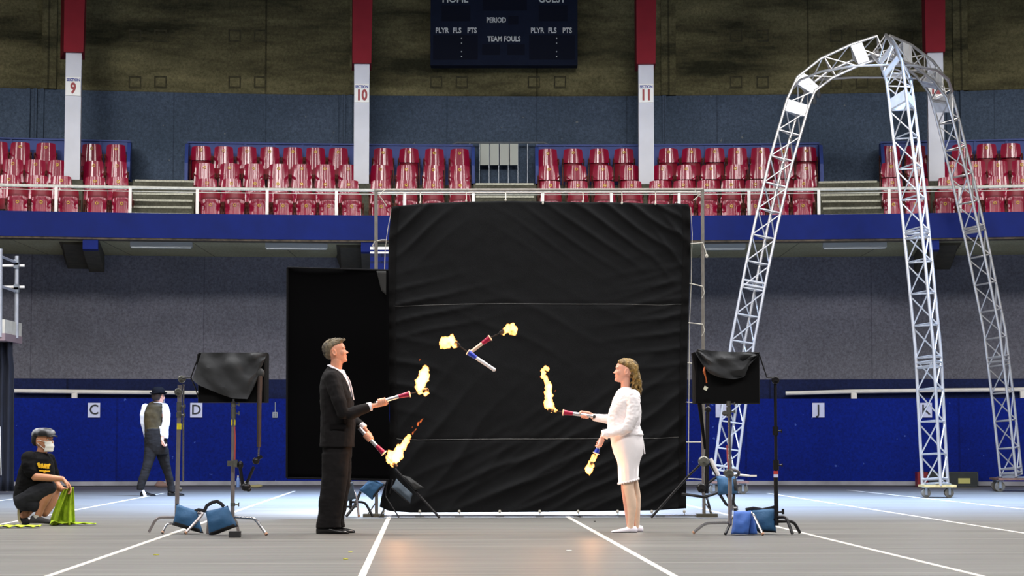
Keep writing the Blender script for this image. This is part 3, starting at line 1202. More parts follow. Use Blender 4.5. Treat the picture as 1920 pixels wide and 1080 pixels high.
M_black = mat('black_muslin', (19, 20, 22), .85, var=.10, scale=60, bump=.25, bscale=240, spec=.14)
cl = thing('black_backdrop', V((B(1010, 960).x, YB, .05)), 'large wrinkled black cloth tied inside the grey pipe frame', 'backdrop')
obj('cloth', MB().sheet(cloth_fn, 150, 150, (0, 1, 0), .004), M_black, cl, sharp=0)
M_seam = mat('seam_thread', (98, 98, 98), .8)
for vs_ in (.330, .765):
    m = MB().tube([cloth_fn(u / 80, vs_) + V((0, -.006, 0)) for u in range(1, 80)], .0035, 5)
    obj('seam', m, M_seam, cl)
mh = mat('hem_webbing', (15, 15, 16), .9, spec=.1)
m = MB().sheet(lambda u, v: cloth_fn(lerp(.0, .025, u), v) + V((0, -.012, 0)), 2, 90, (0, 1, 0), .003)
obj('hem', m, mh, cl, sharp=0)
m = MB().sheet(lambda u, v: cloth_fn(lerp(.975, 1.0, u), v) + V((0, -.012, 0)), 2, 90, (0, 1, 0), .003)
obj('hem', m, mh, cl, sharp=0)
for x, y in ((788, 376), (874, 372.5), (948, 371), (1018, 377), (1093, 374), (1166, 377), (1229, 378)):
    obj('top_tie', MB().tube([B(x, y + 6, -.03), B(x + .5, y - 2, 0), B(x, 359, fy)], .006, 6).ell(B(x, y + 4, -.03), (.012, .012, .016), n=8, m=6), M_rope, cl)
for x in (719, 787, 861, 937, 1012, 1084, 1158, 1222, 1283):
    obj('bottom_tie', MB().ell(B(x, 959, -.03), (.017, .014, .02), n=8, m=6).tube([B(x, 959, -.02), B(x + 1, 966, fy)], .005, 5), M_rope, cl)
for y, y2 in ((457, 455), (531, 537), (605, 608), (680, 684), (754, 756), (829, 829), (897, 899)):
    m = MB().tube([B(interp((y - 380) / 576, right_edge) - 2, y, -.02), B(1305, (y + y2) / 2, 0), B(1318, y2, fy - .03)], .006, 6)
    if y == 457:
        m.tube([B(1318, 456, fy - .03), B(1322, 468, fy - .04), B(1325, 478, fy - .04)], .006, 6)
        m.ell(B(1325, 480, fy - .04), (.018, .018, .025), n=8, m=6)
    elif y in (531, 605):
        m.tube([B(1318, y2, fy - .03), B(1321, y2 + 12, fy - .04), B(1316, y2 + 22, fy - .04)], .004, 6)
    obj('side_tie', m, M_rope, cl)
for y in (450, ):
    obj('side_tie', MB().tube([B(725, 450, -.02), B(715, 450, 0), B(705, 452, fy)], .006, 6).tube([B(703, 452, 0), B(699, 460, 0), B(701, 468, 0)], .005, 6), M_rope, cl)
obj('side_cord', MB().tube([B(1295, 388, 0), B(1298, 440, 0), B(1297, 470, 0), B(1296, 530, 0), B(1293, 600, 0), B(1292, 690, 0), B(1291, 830, 0), B(1290, 900, 0)], .0045, 5), M_rope, cl)
obj('side_cord', MB().tube([B(735, 390, 0), B(727, 430, 0), B(722, 470, 0), B(721, 505, 0)], .0045, 5), M_rope, cl)

# tall black flag at the left
YF = YB - .22
F = lambda x, y, dy=0: at(x, y, YF + dy)
flag = thing('tall_black_flag', V((F(637, 900).x, YF, F(637, 897).z)), 'tall matte black rectangular flag panel behind the man in the dark suit', 'flag')


def flag_fn(u, v):
    x = lerp(539 - 1.5 * v, 729 + 2 * v, u)
    y = lerp(lerp(502, 507, u), lerp(896, 900, u), v) + .8 * math.sin(u * 9)
    return F(x, y, .012 * math.sin(u * 5 + v * 3) + .006 * math.sin(v * 14))


obj('cloth', MB().sheet(flag_fn, 30, 40, (0, 1, 0), .006), mat('black_duvetyne', (6, 6, 7), .95, spec=.03), flag, sharp=0)
mt = mat('flag_edge_tape', (15, 15, 17), .9, spec=.1)
obj('edge_tape', MB().tube([F(539, 502, -.01), F(728, 507, -.01)], .012, 6), mt, flag)
obj('edge_tape', MB().tube([F(539, 502, -.01), F(537.5, 896, -.01)], .012, 6), mt, flag)
obj('edge_tape', MB().tube([F(537.5, 896, -.01), F(730, 900, -.01)], .010, 6), mt, flag)
obj('folded_corner', MB().sheet(lambda u, v: F(lerp(706, 724, u) + 9 * v * (1 - u), lerp(508, 545 + 8 * u, v), -.03 - .03 * u), 6, 8, (0, 1, 0), .004), mat('worn_black_cloth', (32, 32, 32), .9), flag, sharp=0)

# striped blue and white bundle seen between pipe and cloth
m = MB()
p0 = F(716, 512, 1.0)
bun = thing('striped_panel', F(716, 520, 38.3 - YF), 'blue and white striped panel glimpsed between frame pipe and black cloth', 'panel')
for y0, y1, mm in ((463, 468.5, 'w'), (468.5, 472, 'b'), (472, 475.5, 'w'), (475.5, 482, 'n'), (482, 490, 'b'), (490, 494, 'n'), (494, 508, 'b')):
    a, c = F(694, y0, 38.3 - YF), F(730, y1, 38.3 - YF)
    k = {'w': M_wrail, 'b': M_fascia, 'n': M_navy}[mm]
    obj('stripe', MB().box(((a.x + c.x) / 2, a.y, (a.z + c.z) / 2), (c.x - a.x, .05, a.z - c.z)), k, bun, smooth=False)

# ================================================================== STANDS, SOFTBOXES, SANDBAGS
M_chr = mat('chrome_stand', (176, 174, 176), .22, .9, var=.08, scale=8)
M_chrd = mat('worn_chrome', (158, 150, 150), .3, .7, var=.12, scale=8)
M_blk = mat('black_stand', (24, 22, 24), .4, .3)
M_grip = mat('grip_head_metal', (112, 112, 106), .4, .7, var=.15, scale=20)
M_yel = mat('yellow_tape', (220, 205, 30), .5)
M_tip = mat('foot_tip_plastic', (176, 132, 104), .6)
M_bag1 = mat('teal_blue_cordura', (38, 84, 124), .75, var=.10, scale=9, bump=.4, bscale=14)
M_bag2 = mat('bright_blue_cordura', (62, 104, 186), .7, var=.12, scale=7, bump=.5, bscale=10)
M_bag3 = mat('slate_blue_cordura', (58, 70, 82), .75, var=.1, scale=7, bump=.4, bscale=10)
M_band = mat('black_webbing', (24, 24, 28), .8)


def PT(x, y, Y):
    return at(x, y, Y)


def leg(parent, pts, material, r=.0125, tip=None):
    """pts = (px, py, Y); corners are rounded, the last one is the foot on the floor"""
    P = [at(*p) for p in pts]
    P[-1].z = max(r * .8, .008)
    out = [P[0]]
    for a, b, c in zip(P, P[1:], P[2:]):
        k = min(.05, (b - a).length * .4, (c - b).length * .4)
        q1 = b + (a - b).normalized() * k
        q2 = b + (c - b).normalized() * k
        for t in (0, .25, .5, .75, 1):
            out.append(q1.lerp(b, t).lerp(b.lerp(q2, t), t))
    out.append(P[-1])
    o = obj('leg', MB().tube(out, r, 10), material, parent)
    e = (P[-1] - P[-2]).normalized()
    if tip:
        obj('foot_tip', MB().tube([P[-1] - e * .018, P[-1]], r * 1.12, 10), tip, o)
    return o


def pole(parent, pts, r, material, name='pole'):
    return obj(name, MB().tube([at(*p) for p in pts], r, 12), material, parent)


def knuckle(parent, x, y, Y, s=1.0, name='grip_head', material=None):
    p = at(x, y, Y)
    m = MB()
    m.loft([[p + V((math.cos(a * math.pi / 8) * .035 * s * k, q, math.sin(a * math.pi / 8) * .035 * s * k)) for a in range(16)] for q, k in ((-.03 * s, .8), (-.024 * s, 1), (.024 * s, 1), (.03 * s, .8))])
    m.tube([p + V((0, -.055 * s, 0)), p + V((0, .05 * s, 0))], .009 * s, 8)
    m.box(p + V((0, -.058 * s, 0)), (.05 * s, .01, .014))
    return obj(name, m, material or M_grip, parent)


def collar(parent, x, y, Y, h=.045, r=.022, material=None):
    p = at(x, y, Y)
    m = MB().tube([p + V((0, 0, -h / 2)), p + V((0, 0, h / 2))], r, 10)
    m.tube([p, p + V((.05, -.01, 0))], .007, 6).box(p + V((.055, -.01, 0)), (.01, .02, .035))
    return obj('collar', m, material or M_grip, parent)


def sandbag(name, corners, Y, thick, mtl, label, band=None, strap=None, rest=None):
    """corners TL, TR, BR, BL in photo pixels; one plump saddle bag half with piping, band and strap"""
    P = [at(x, y, Y) for x, y in corners]
    lo = min(p.z for p in P)
    t = thing(name, V((sum(p.x for p in P) / 4, Y, max(0, lo))), label, 'sandbag')

    def side(sg):
        def fn(u, v):
            p = P[0].lerp(P[1], u).lerp(P[3].lerp(P[2], u), v)
            e = (1 - abs(2 * u - 1) ** 3) * (1 - abs(2 * v - 1) ** 3)
            sag = 1.0 + .35 * (v - .5)
            nn = noise.noise(V((u * 3 + Y, v * 3, sg)))
            fold = .12 * math.sin(u * 7 + v * 2 + Y) * (1 - v)
            q = p + V((0, sg * thick * (max(e, 0) ** .5) * sag * (1 + .25 * nn + fold), 0))
            q.z = max(q.z, .006)
            # edges pulled in a little
            c = (P[0] + P[1] + P[2] + P[3]) / 4
            k = .05 * (math.sin(u * math.pi) * (1 if v in (0, 1) else 0) + math.sin(v * math.pi) * (1 if u in (0, 1) else 0))
            return q.lerp(V((c.x, q.y, c.z)), k)
        return fn
    m = MB()
    m.grid(side(-1), 16, 14)
    m.grid(side(1), 16, 14)
    import bmesh
    o = obj('bag', m, mtl, t, sharp=0)
    bm = bmesh.new()
    bm.from_mesh(o.data)
    bmesh.ops.remove_doubles(bm, verts=bm.verts, dist=.0008)
    bmesh.ops.recalc_face_normals(bm, faces=bm.faces)
    bm.to_mesh(o.data)
    bm.free()
    if band:
        u0, v0, u1, v1 = band
        bm_ = MB()
        f_ = side(-1)
        bm_.sheet(lambda u, v: f_(lerp(u0, u1, u), lerp(v0, v1, v)) + V((0, -.004, 0)), 12, 5, (0, 1, 0), .006)
        obj('base_band', bm_, M_band, t, sharp=0)
    if strap:
        for pts in strap:
            obj('strap', MB().tube([at(x, y, Y - .01) for x, y in pts], .016, 8, flat=.35, up=(0, 1, 0)), M_band, t)
    return t


# ---- left pair of stands
Y1 = fl(330, 1000).y
Y2 = fl(437, 1003).y
s1 = thing('light_stand', V((at(331, 1000, Y1).x, Y1, 0)), 'leftmost chrome C-stand with two risers and grip heads beside left softbox', 'stand')
pole(s1, ((331, 985, Y1), (337, 722, Y1)), .020, M_chrd)
pole(s1, ((343.5, 903, Y1 + .05), (344, 720, Y1 + .05)), .009, M_chr, 'arm')
obj('yellow_tape', MB().tube([at(335.7, 805, Y1), at(336, 794, Y1)], .0225, 12), M_yel, s1)
knuckle(s1, 341, 711, Y1, 1.0)
knuckle(s1, 334.5, 735, Y1 - .01, 1.0)
collar(s1, 336, 762, Y1, .08, .024)
collar(s1, 335.5, 778, Y1, .05, .026)
obj('arm_end_knob', MB().ell(at(338, 918, Y1 + .05), (.02, .02, .02), n=8, m=6), M_grip, s1)
leg(s1, ((331, 970, Y1), (294, 970, Y1 + .02), (279, 1006, Y1 + .03)), M_chrd, .0135)
leg(s1, ((329, 984, Y1), (313, 981, Y1 - .12), (304, 1010, Y1 - .2)), M_chr, .0125, M_tip)
leg(s1, ((333, 966, Y1), (383, 961, Y1 - .15), (347, 1012, Y1 - .28)), M_chrd, .0135, M_tip)
s2 = thing('light_stand', V((at(437, 1000, Y2).x, Y2, 0)), 'chrome stand carrying the left softbox, yellow tape on its pole', 'stand')
pole(s2, ((436, 975, Y2), (437.5, 756, Y2)), .0185, M_chrd)
pole(s2, ((437.5, 800, Y2 - .01), (438, 748, Y2 - .01)), .012, M_chr, 'riser')
obj('yellow_tape', MB().tube([at(437.3, 797.5, Y2), at(437.4, 787, Y2)], .021, 12), M_yel, s2)
collar(s2, 437.5, 775, Y2, .09, .024)
collar(s2, 437.5, 758, Y2, .05, .024)
collar(s2, 436.5, 946, Y2, .03, .022)
obj('red_cable', MB().tube([at(440, 800, Y2 - .02), at(441, 830, Y2 - .025), at(440, 868, Y2 - .02)], .006, 6), mat('red_cable_sheath', (170, 70, 66), .5), s2)
leg(s2, ((440, 970, Y2), (478, 972, Y2 - .1), (500, 1012, Y2 - .2)), M_chr, .0135, M_tip)
leg(s2, ((436, 968, Y2), (444, 980, Y2 + .2), (447, 1003, Y2 + .26)), M_chrd, .0135)
leg(s2, ((434, 966, Y2), (392, 962, Y2 - .05), (389, 1006, Y2 + .02)), M_chrd, .0135)
p = fl(442, 1008)
obj('rubber_block', MB().box((p.x - .01, p.y + .02, .028), (.10, .09, .055)), M_rub, s2, smooth=False)
# sandbags on the two stands
sandbag('sandbag', ((331, 944), (370, 957), (382, 1001), (323, 985)), Y1 - .12, .075, M_bag1, 'teal blue sandbag with black base hung on leftmost C-stand leg',
        band=(.0, .80, 1, .99), strap=[((362, 960), (372, 956), (386, 958))])
sandbag('sandbag', ((385, 958), (427, 948), (447, 987), (392, 1008)), Y2 - .14, .08, M_bag1, 'teal blue sandbag with raised black carrying strap under left softbox',
        band=(.0, .84, 1, .99), strap=[((383, 958), (388, 948), (398, 942), (407, 940), (414, 944), (420, 950))])

# softboxes
M_sbx = mat('black_softbox_nylon', (6, 6, 7), .8, spec=.15)
M_cov = mat('charcoal_softbox_cover', (66, 67, 69), .9, var=.15, scale=5, bump=.3, bscale=9, spec=.1)
M_covd = mat('dark_softbox_cover', (38, 39, 40), .7, var=.15, scale=5, bump=.3, bscale=9)


def resample(pts, n):
    L_ = [0]
    for a, b in zip(pts, pts[1:]):
        L_.append(L_[-1] + math.hypot(b[0] - a[0], b[1] - a[1]))
    out = []
    for i in range(n + 1):
        d = L_[-1] * i / n
        for k in range(len(pts) - 1):
            if d <= L_[k + 1] + 1e-9:
                t = (d - L_[k]) / max(1e-9, L_[k + 1] - L_[k])
                out.append((lerp(pts[k][0], pts[k + 1][0], t), lerp(pts[k][1], pts[k + 1][1], t)))
                break
    return out


def softbox(Y, x0, y0, x1, y1, depth, top, bot, label, cov, bulge, flip=1):
    a, b = at(x0, y1, Y), at(x1, y0, Y)
    t = thing('softbox', V(((a.x + b.x) / 2, Y, a.z)), label, 'softbox')
    m = MB()
    cx, cz = (a.x + b.x) / 2, (a.z + b.z) / 2
    rg = []
    for dy, k in ((-.03, .97), (0, 1.0), (depth * .5, 1.0), (depth, .98)):
        w, h = (b.x - a.x) / 2 * k, (b.z - a.z) / 2 * k
        rg.append([V((cx - w, Y + dy, cz - h)), V((cx + w, Y + dy, cz - h)), V((cx + w, Y + dy, cz + h)), V((cx - w, Y + dy, cz + h))])
    m.loft(rg)
    obj('shell', m, M_sbx, t, smooth=False)
    obj('front_diffuser', MB().box((cx, Y + depth + .006, cz), ((b.x - a.x) * .9, .01, (b.z - a.z) * .88)), mat('white_diffusion', (200, 200, 200), .8), t, smooth=False)
    n = 26
    T = resample(top, n)
    Bo = resample(bot, n)

    def fn(u, v):
        i = int(round(u * n))
        x = lerp(T[i][0], Bo[i][0], v)
        y = lerp(T[i][1], Bo[i][1], v)
        crease = abs(((u * 2.3 - v * 1.4 + .3) % 1) - .5) * .10 + abs(((u * 1.1 + v * 1.9) % 1) - .5) * .06
        d = -.05 - bulge * math.sin(math.pi * min(1, u * 1.0)) * math.sin(math.pi * min(1, .15 + v * .8)) - crease + .03 * noise.noise(V((u * 5, v * 5, x0)))
        return at(x, y, Y + d)
    obj('fabric_cover', MB().sheet(fn, n, 16, (0, 1, 0), .006), cov, t, sharp=50)
    return t


sL = softbox(Y2 + .02, 371, 661, 499, 755, .30, ((378, 661), (410, 661), (440, 661), (475, 662), (501, 662)),
             ((360, 712), (372, 722), (410, 738), (436, 747), (464, 748), (478, 722), (488, 694)), 'left black softbox with charcoal fabric cover on chrome stand', M_cov, .06)
obj('bent_rod', MB().tube([at(374, 664, Y2), at(366, 685, Y2), at(358, 708, Y2), at(342, 709, Y2)], .006, 6), M_blk, sL)
obj('bent_rod', MB().tube([at(358, 708, Y2), at(366, 726, Y2), at(373, 748, Y2)], .006, 6), M_blk, sL)
obj('bent_rod', MB().tube([at(374, 664, Y2), at(372, 690, Y2)], .02, 6), M_sbx, sL)
# hanging strip and articulated arm
arm = thing('articulated_arm', at(446, 870, Y2 - .05), 'black jointed magic arm clamped to the left softbox stand', 'arm')
a0 = Y2 - .05
obj('clamp', MB().box(at(435, 869, a0), (.08, .05, .05)).box(at(442, 869, a0 - .01), (.03, .06, .07)), M_grip, arm, sharp=30)
obj('joint', MB().ell(at(450.5, 872, a0), (.028, .028, .04), n=10, m=8), M_blk, arm)
obj('link', MB().tube([at(450, 874, a0), at(455, 910, a0)], .016, 10), M_blk, arm)
obj('joint', MB().ell(at(461, 913, a0), (.045, .045, .04), n=12, m=8).ell(at(466, 918, a0), (.025, .03, .02)), M_blk, arm)
obj('link', MB().tube([at(460, 912, a0), at(476, 875, a0)], .014, 10), M_blk, arm)
obj('joint', MB().ell(at(480, 864, a0), (.034, .03, .034), n=12, m=8).box(at(483, 860, a0), (.09, .035, .03), Matrix.Rotation(-.5, 3, 'Y')), M_blk, arm)
st = thing('hanging_strip', at(485, 840, a0), 'long dark brown leather-like strip hanging below the left softbox corner', 'strip')
obj('strip_body', MB().tube([at(485.5, 838, a0), at(486, 760, a0), at(487.5, 705, a0)], [.033, .036, .042], 10, flat=.6), mat('dark_brown_leather', (62, 50, 46), .5, var=.15, scale=10), st)
obj('end_rod', MB().tube([at(484.5, 860, a0), at(485.5, 836, a0)], .009, 8), M_chr, st)
obj('top_knot', MB().ell(at(486, 700, a0), (.05, .04, .05)), M_covd, st)

# ---- right pair
Y3 = fl(1366, 1002).y
Y4 = fl(1453, 1002).y
s3 = thing('light_stand', V((at(1366, 1000, Y3).x, Y3, 0)), 'chrome stand carrying the right softbox with dark cloth cover', 'stand')
pole(s3, ((1369, 985, Y3), (1368.5, 860, Y3)), .0185, M_chrd)
pole(s3, ((1368.5, 870, Y3), (1366.5, 757, Y3)), .013, M_chr, 'riser')
collar(s3, 1366.5, 772, Y3, .09, .024)
collar(s3, 1366, 757, Y3, .05, .022)
knuckle(s3, 1359, 775, Y3 - .02, .7)
knuckle(s3, 1367, 888, Y3 - .02, 1.2)
collar(s3, 1371, 952, Y3, .05, .024, M_chr)
obj('red_cable', MB().tube([at(1363, 835, Y3 - .02), at(1364, 860, Y3 - .025), at(1366, 884, Y3 - .02)], .006, 6), mat('red_cable_sheath', (170, 70, 66), .5), s3)
leg(s3, ((1366, 980, Y3), (1322, 981, Y3), (1299, 1009, Y3)), M_chr, .0135, M_tip)
leg(s3, ((1368, 984, Y3), (1366, 988, Y3 - .1), (1360, 1007, Y3 - .18)), M_blk, .0135)
leg(s3, ((1370, 972, Y3), (1410, 960, Y3 - .18), (1431, 1010, Y3 - .30)), M_chr, .014, M_tip)
s4 = thing('light_stand', V((at(1455, 1000, Y4).x, Y4, 0)), 'tall black C-stand right of the right softbox', 'stand')
pole(s4, ((1456, 985, Y4), (1454.5, 888, Y4)), .020, M_blk)
pole(s4, ((1455, 890, Y4), (1453.5, 712, Y4)), .0145, M_blk, 'riser')
knuckle(s4, 1454, 713, Y4, 1.0, 'grip_head', M_blk)
collar(s4, 1454, 808, Y4, .08, .026, M_blk)
collar(s4, 1455, 872, Y4, .09, .028, M_blk)
obj('warning_label', MB().tube([at(1454.7, 889, Y4), at(1454.7, 883, Y4)], .0215, 12), mat('red_label', (190, 60, 54), .5), s4)
obj('warning_label', MB().tube([at(1454.7, 895, Y4), at(1454.7, 889.2, Y4)], .0215, 12), M_paper, s4)
obj('t_knob', MB().tube([at(1458, 960, Y4), at(1467, 960, Y4)], .008, 6).box(at(1468, 959, Y4), (.02, .03, .05)), M_blk, s4)
leg(s4, ((1456, 970, Y4), (1474, 969, Y4 - .08), (1486, 1010, Y4 - .16)), M_blk, .0145)
leg(s4, ((1456, 978, Y4), (1488, 977, Y4 + .02), (1500, 1004, Y4 + .03)), M_blk, .0145)
leg(s4, ((1454, 974, Y4), (1430, 976, Y4 + .15), (1424, 998, Y4 + .22)), M_blk, .0145)
sandbag('sandbag', ((1376, 958), (1411, 957), (1403, 1005), (1370, 1004)), Y3 - .16, .075, M_bag2, 'bright blue sandbag in front of right softbox stand')
sandbag('sandbag', ((1404, 960), (1414, 966), (1421, 1004), (1402, 1005)), Y3 - .10, .05, M_bag2, 'narrow bright blue sandbag half tucked behind the shiny leg')
sandbag('sandbag', ((1398, 956), (1453, 951), (1456, 999), (1412, 996)), Y4 + .06, .08, M_bag1, 'dark teal sandbag leaning on the tall black C-stand',
        band=(.0, .93, 1, .99), strap=[((1398, 956), (1412, 953), (1430, 956), (1452, 951))])
sR = softbox(Y3 + .02, 1302, 660, 1424, 757, .30, ((1308, 654), (1335, 658), (1370, 660), (1400, 662), (1420, 664)),
             ((1304, 662), (1316, 682), (1330, 700), (1350, 708), (1375, 711), (1396, 707), (1404, 686), (1420, 668)), 'right black softbox under a crumpled dark grey cover', M_cov, .05)
m = MB().tube([at(1424, 665, Y3), at(1432, 690, Y3), at(1438, 708, Y3), at(1453, 709, Y4)], .006, 6)
obj('bent_rod', m, M_blk, sR)
obj('bent_rod', MB().tube([at(1302, 662, Y3), at(1307, 700, Y3), at(1312, 760, Y3 + .02), at(1322, 842, Y3 + .1)], [.03, .02, .02, .012], 8), M_sbx, sR)
cd = thing('orange_tag_cord', at(1325, 740, Y3 - .12), 'orange cord with square white tag dangling on right softbox', 'cord')
obj('cord', MB().tube([at(1321, 688, Y3 - .12), at(1320, 696, Y3 - .13), at(1324, 710, Y3 - .12), at(1325, 718, Y3 - .12)], [.005, .011, .005, .007], 8), mat('orange_cord', (168, 84, 34), .6), cd)
pp = at(1323, 728, Y3 - .13)
obj('tag', MB().box(pp, (.035, .006, .035), Matrix.Rotation(math.radians(25), 3, 'Y')), mat('cream_tag', (214, 212, 190), .6), cd, smooth=False)

# ---- stands that hold the frame on the right
Y5 = YB - .35
s5 = thing('frame_stand', V((at(1328, 950, Y5).x, Y5, 0)), 'black stand with tilted braces holding the right side of backdrop frame', 'stand')
pole(s5, ((1325, 925, Y5), (1327, 755, Y5)), .022, M_blk)
pole(s5, ((1318, 932, Y5 + .1), (1316, 760, Y5 + .1)), .012, M_chrd, 'arm')
knuckle(s5, 1327, 768, Y5, 1.0, 'grip_head', M_blk)
knuckle(s5, 1319, 865, Y5, 1.7)
knuckle(s5, 1315, 915, Y5 - .05, 1.5, 'knob', M_blk)
leg(s5, ((1316, 868, Y5), (1290, 893, Y5), (1221, 969, Y5 - .05)), M_blk, .014)
leg(s5, ((1324, 930, Y5), (1327, 938, Y5 + .3), (1334, 950, Y5 + .6)), M_blk, .014)
leg(s5, ((1330, 868, Y5), (1352, 905, Y5 + .1), (1384, 968, Y5 + .2)), M_blk, .014)
obj('brace', MB().tube([at(1278, 926, Y5), at(1322, 932, Y5), at(1345, 924, Y5), at(1364, 915, Y5)], .016, 8), M_blk, s5)
obj('brace', MB().tube([at(1315, 915, Y5), at(1345, 893, Y5)], .016, 8), M_blk, s5)
obj('bright_strut', MB().tube([at(1332, 860, Y5 - .02), at(1347, 891, Y5 - .02)], .022, 8), mat('white_strut_paint', (206, 202, 200), .4), s5)
obj('crossbar', MB().tube([at(1365, 889, Y5 + .1), at(1405, 892, Y5 + .1)], .012, 8).box(at(1412, 892, Y5 + .1), (.08, .02, .02)), M_wrail, s5)
obj('cable_coil', MB().tube([at(1372 + 14 * math.cos(a), 887 + 6 * math.sin(a), Y5 + .02 * math.sin(3 * a)) for a in [i * .5 for i in range(26)]], .016, 6), mat('grey_cable', (70, 66, 66), .6), s5)
sandbag('sandbag', ((1343, 893), (1380, 892), (1384, 926), (1346, 929)), Y5 - .10, .08, M_bag1, 'teal sandbag hanging on the black frame stand by the backdrop', band=(.80, .0, .99, 1),
        strap=[((1350, 928), (1362, 946), (1371, 950)), ((1376, 925), (1375, 942), (1382, 957))])

# ---- stands that hold the frame on the left
Y6 = YB - .10
s6 = thing('frame_stand', V((at(668, 965, Y6).x, Y6, 0)), 'black low stand with splayed legs behind the suited man', 'stand')
pole(s6, ((658, 955, Y6 + .15), (656, 890, Y6 + .15), (655, 600, Y6 + .15)), .018, M_blk)
leg(s6, ((656, 905, Y6 + .1), (668, 930, Y6 + .05), (673, 974, Y6)), M_chrd, .013, M_tip)
leg(s6, ((676, 922, Y6 + .1), (664, 950, Y6 + .05), (649, 975, Y6)), M_blk, .017)
leg(s6, ((656, 941, Y6 + .15), (684, 941, Y6 + .12), (699, 972, Y6 + .08)), M_blk, .015)
leg(s6, ((668, 950, Y6 + .15), (640, 950, Y6 + .1), (628, 974, Y6 + .08)), M_blk, .013)
s7 = thing('diagonal_brace_stand', V((at(785, 970, Y6 - .3).x, Y6 - .3, 0)), 'black diagonal brace leg leaning in front of backdrop lower left', 'stand')
leg(s7, ((726, 862, Y6 - .05), (760, 900, Y6 - .12), (824, 974, Y6 - .28)), M_blk, .015)
leg(s7, ((730, 880, Y6 - .05), (722, 930, Y6 + .05), (748, 974, Y6 - .1)), M_blk, .008)
leg(s7, ((736, 900, Y6 - .03), (728, 940, Y6 + .15), (712, 972, Y6 + .0)), M_blk, .010)
sandbag('sandbag', ((697, 893), (722, 908), (698, 938), (673, 919)), Y6 - .05, .07, M_bag1, 'blue sandbag slung diagonally between suited man and backdrop', band=(.86, .0, .99, 1))
sandbag('sandbag', ((743, 897), (774, 926), (769, 946), (733, 915)), Y6 - .28, .05, M_bag3, 'slate blue sandbag hanging under the diagonal brace', band=(.0, .86, 1, .99))
sandbag('sandbag', ((752, 890), (768, 894), (796, 915), (778, 920)), Y6 - .20, .045, M_covd, 'dark grey sandbag resting on top of the diagonal brace')
sandbag('sandbag', ((648, 906), (662, 903), (668, 935), (642, 944)), Y6 + .0, .05, M_bag3, 'slate sandbag half hidden behind the suited trousers')
leg(s5, ((1083, 966, YB - .02), (1084, 968, YB - .04), (1088, 972, YB - .08)), M_blk, .008)

# ================================================================== LEFT SCAFFOLD TOWER
YS = 35.5
S = lambda x, y, d=0: at(x, y, YS + d)
sc_ = thing('scaffold_tower', V((S(0, 920).x - .3, YS, 0)), 'galvanised scaffold guard posts and platform at the left picture edge', 'scaffold')
M_scaf = mat('scaffold_tube', (176, 178, 186), .4, .5, var=.08, scale=8)
obj('post', MB().tube([S(31, 634), S(31.5, 480)], .034), M_scaf, sc_)
obj('post', MB().tube([S(0, 632, -.8), S(0.5, 466, -.8)], .036), M_scaf, sc_)
for y in (498, 538):
    obj('guard_rail', MB().tube([S(-60, y, .05), S(46, y, .05)], .022), M_wrail, sc_)
for a, b in (((0, 480), (30, 492)), ((0, 536), (30, 546))):
    obj('guard_rail', MB().tube([S(*a, -.75), S(*b, 0)], .024), M_scaf, sc_)
obj('platform', MB().box((S(0, 616).x - .28, YS - .2, S(0, 618).z), (1.1, 1.2, .25)), mat('cream_plywood', (196, 190, 178), .7, var=.1, scale=5), sc_, smooth=False)
obj('platform_edge', MB().box((S(0, 616).x - .28, YS - .2, S(0, 636).z), (1.12, 1.22, .12)), mat('mauve_board', (138, 118, 122), .7), sc_, smooth=False)
for y in (492, 544, 498, 538):
    obj('coupler', MB().box(S(31, y, -.02), (.08, .08, .09)), M_galv, sc_, smooth=False)
dr = thing('black_drape', V((S(0, 922).x, YS, 0)), 'dark navy black drape hanging from scaffold at the left picture edge', 'drape')


def drape_fn(u, v):
    x = lerp(-60, 26, u)
    y = lerp(640, 921, v)
    q = S(x, y, -.25 + .05 * math.sin(u * 40 + v * 2))
    q.x += .0 if v > .1 else -.02
    q.z = max(q.z, .01)
    return q


obj('drape_cloth', MB().sheet(drape_fn, 40, 12, (0, 1, 0), .01), mat('dark_navy_drape', (26, 30, 44), .9, var=.1, scale=4), dr, sharp=0)
obj('cable_tail', MB().tube([S(0, 800, -.4), S(2, 890, -.4), fl(6, 920, .01), fl(13, 921, .01)], .007, 6), M_wrail, dr)
# ================================================================== PEOPLE
M_skin = mat('warm_skin', (214, 150, 122), .5, var=.06, scale=14, spec=.4)
M_skin2 = mat('fair_skin', (226, 168, 146), .5, var=.05, scale=14, spec=.4)
M_skin3 = mat('tan_skin', (186, 130, 98), .5, var=.06, scale=14, spec=.4)
M_eyew = mat('eye_white', (220, 214, 208), .2)
M_iris = mat('dark_iris', (40, 30, 26), .2)
M_lip = mat('lip_rose', (178, 88, 84), .4)
M_brow = mat('eyebrow_hair', (92, 70, 54), .9)


def superring(c, ax, ay, rx0, rx1, ry, n=26, e=2.4):
    """closed section: rx0 back / rx1 front radius along ax, ry along ay"""
    out = []
    for j in range(n):
        a = 2 * math.pi * j / n
        ca, sa = math.cos(a), math.sin(a)
        x = abs(ca) ** (2 / e) * (1 if ca > 0 else -1)
        y = abs(sa) ** (2 / e) * (1 if sa > 0 else -1)
        out.append(c + ax * (x * (rx1 if x > 0 else rx0)) + ay * (y * ry))
    return out


def px_loft(m, Y0, rows, e=2.4, n=26):
    """rows of (py, x_left, x_right, half depth, depth offset) measured on the photo, made into real sections"""
    rg = []
    for r in rows:
        py, xl, xr, hw = r[:4]
        yc = r[4] if len(r) > 4 else 0
        a, b = at(xl, py, Y0), at(xr, py, Y0)
        c = (a + b) / 2 + V((0, yc, 0))
        w = (b.x - a.x) / 2
        rg.append(superring(c, V((1, 0, 0)), V((0, 1, 0)), w, w, hw, n, e))
    m.loft(rg)
    return m


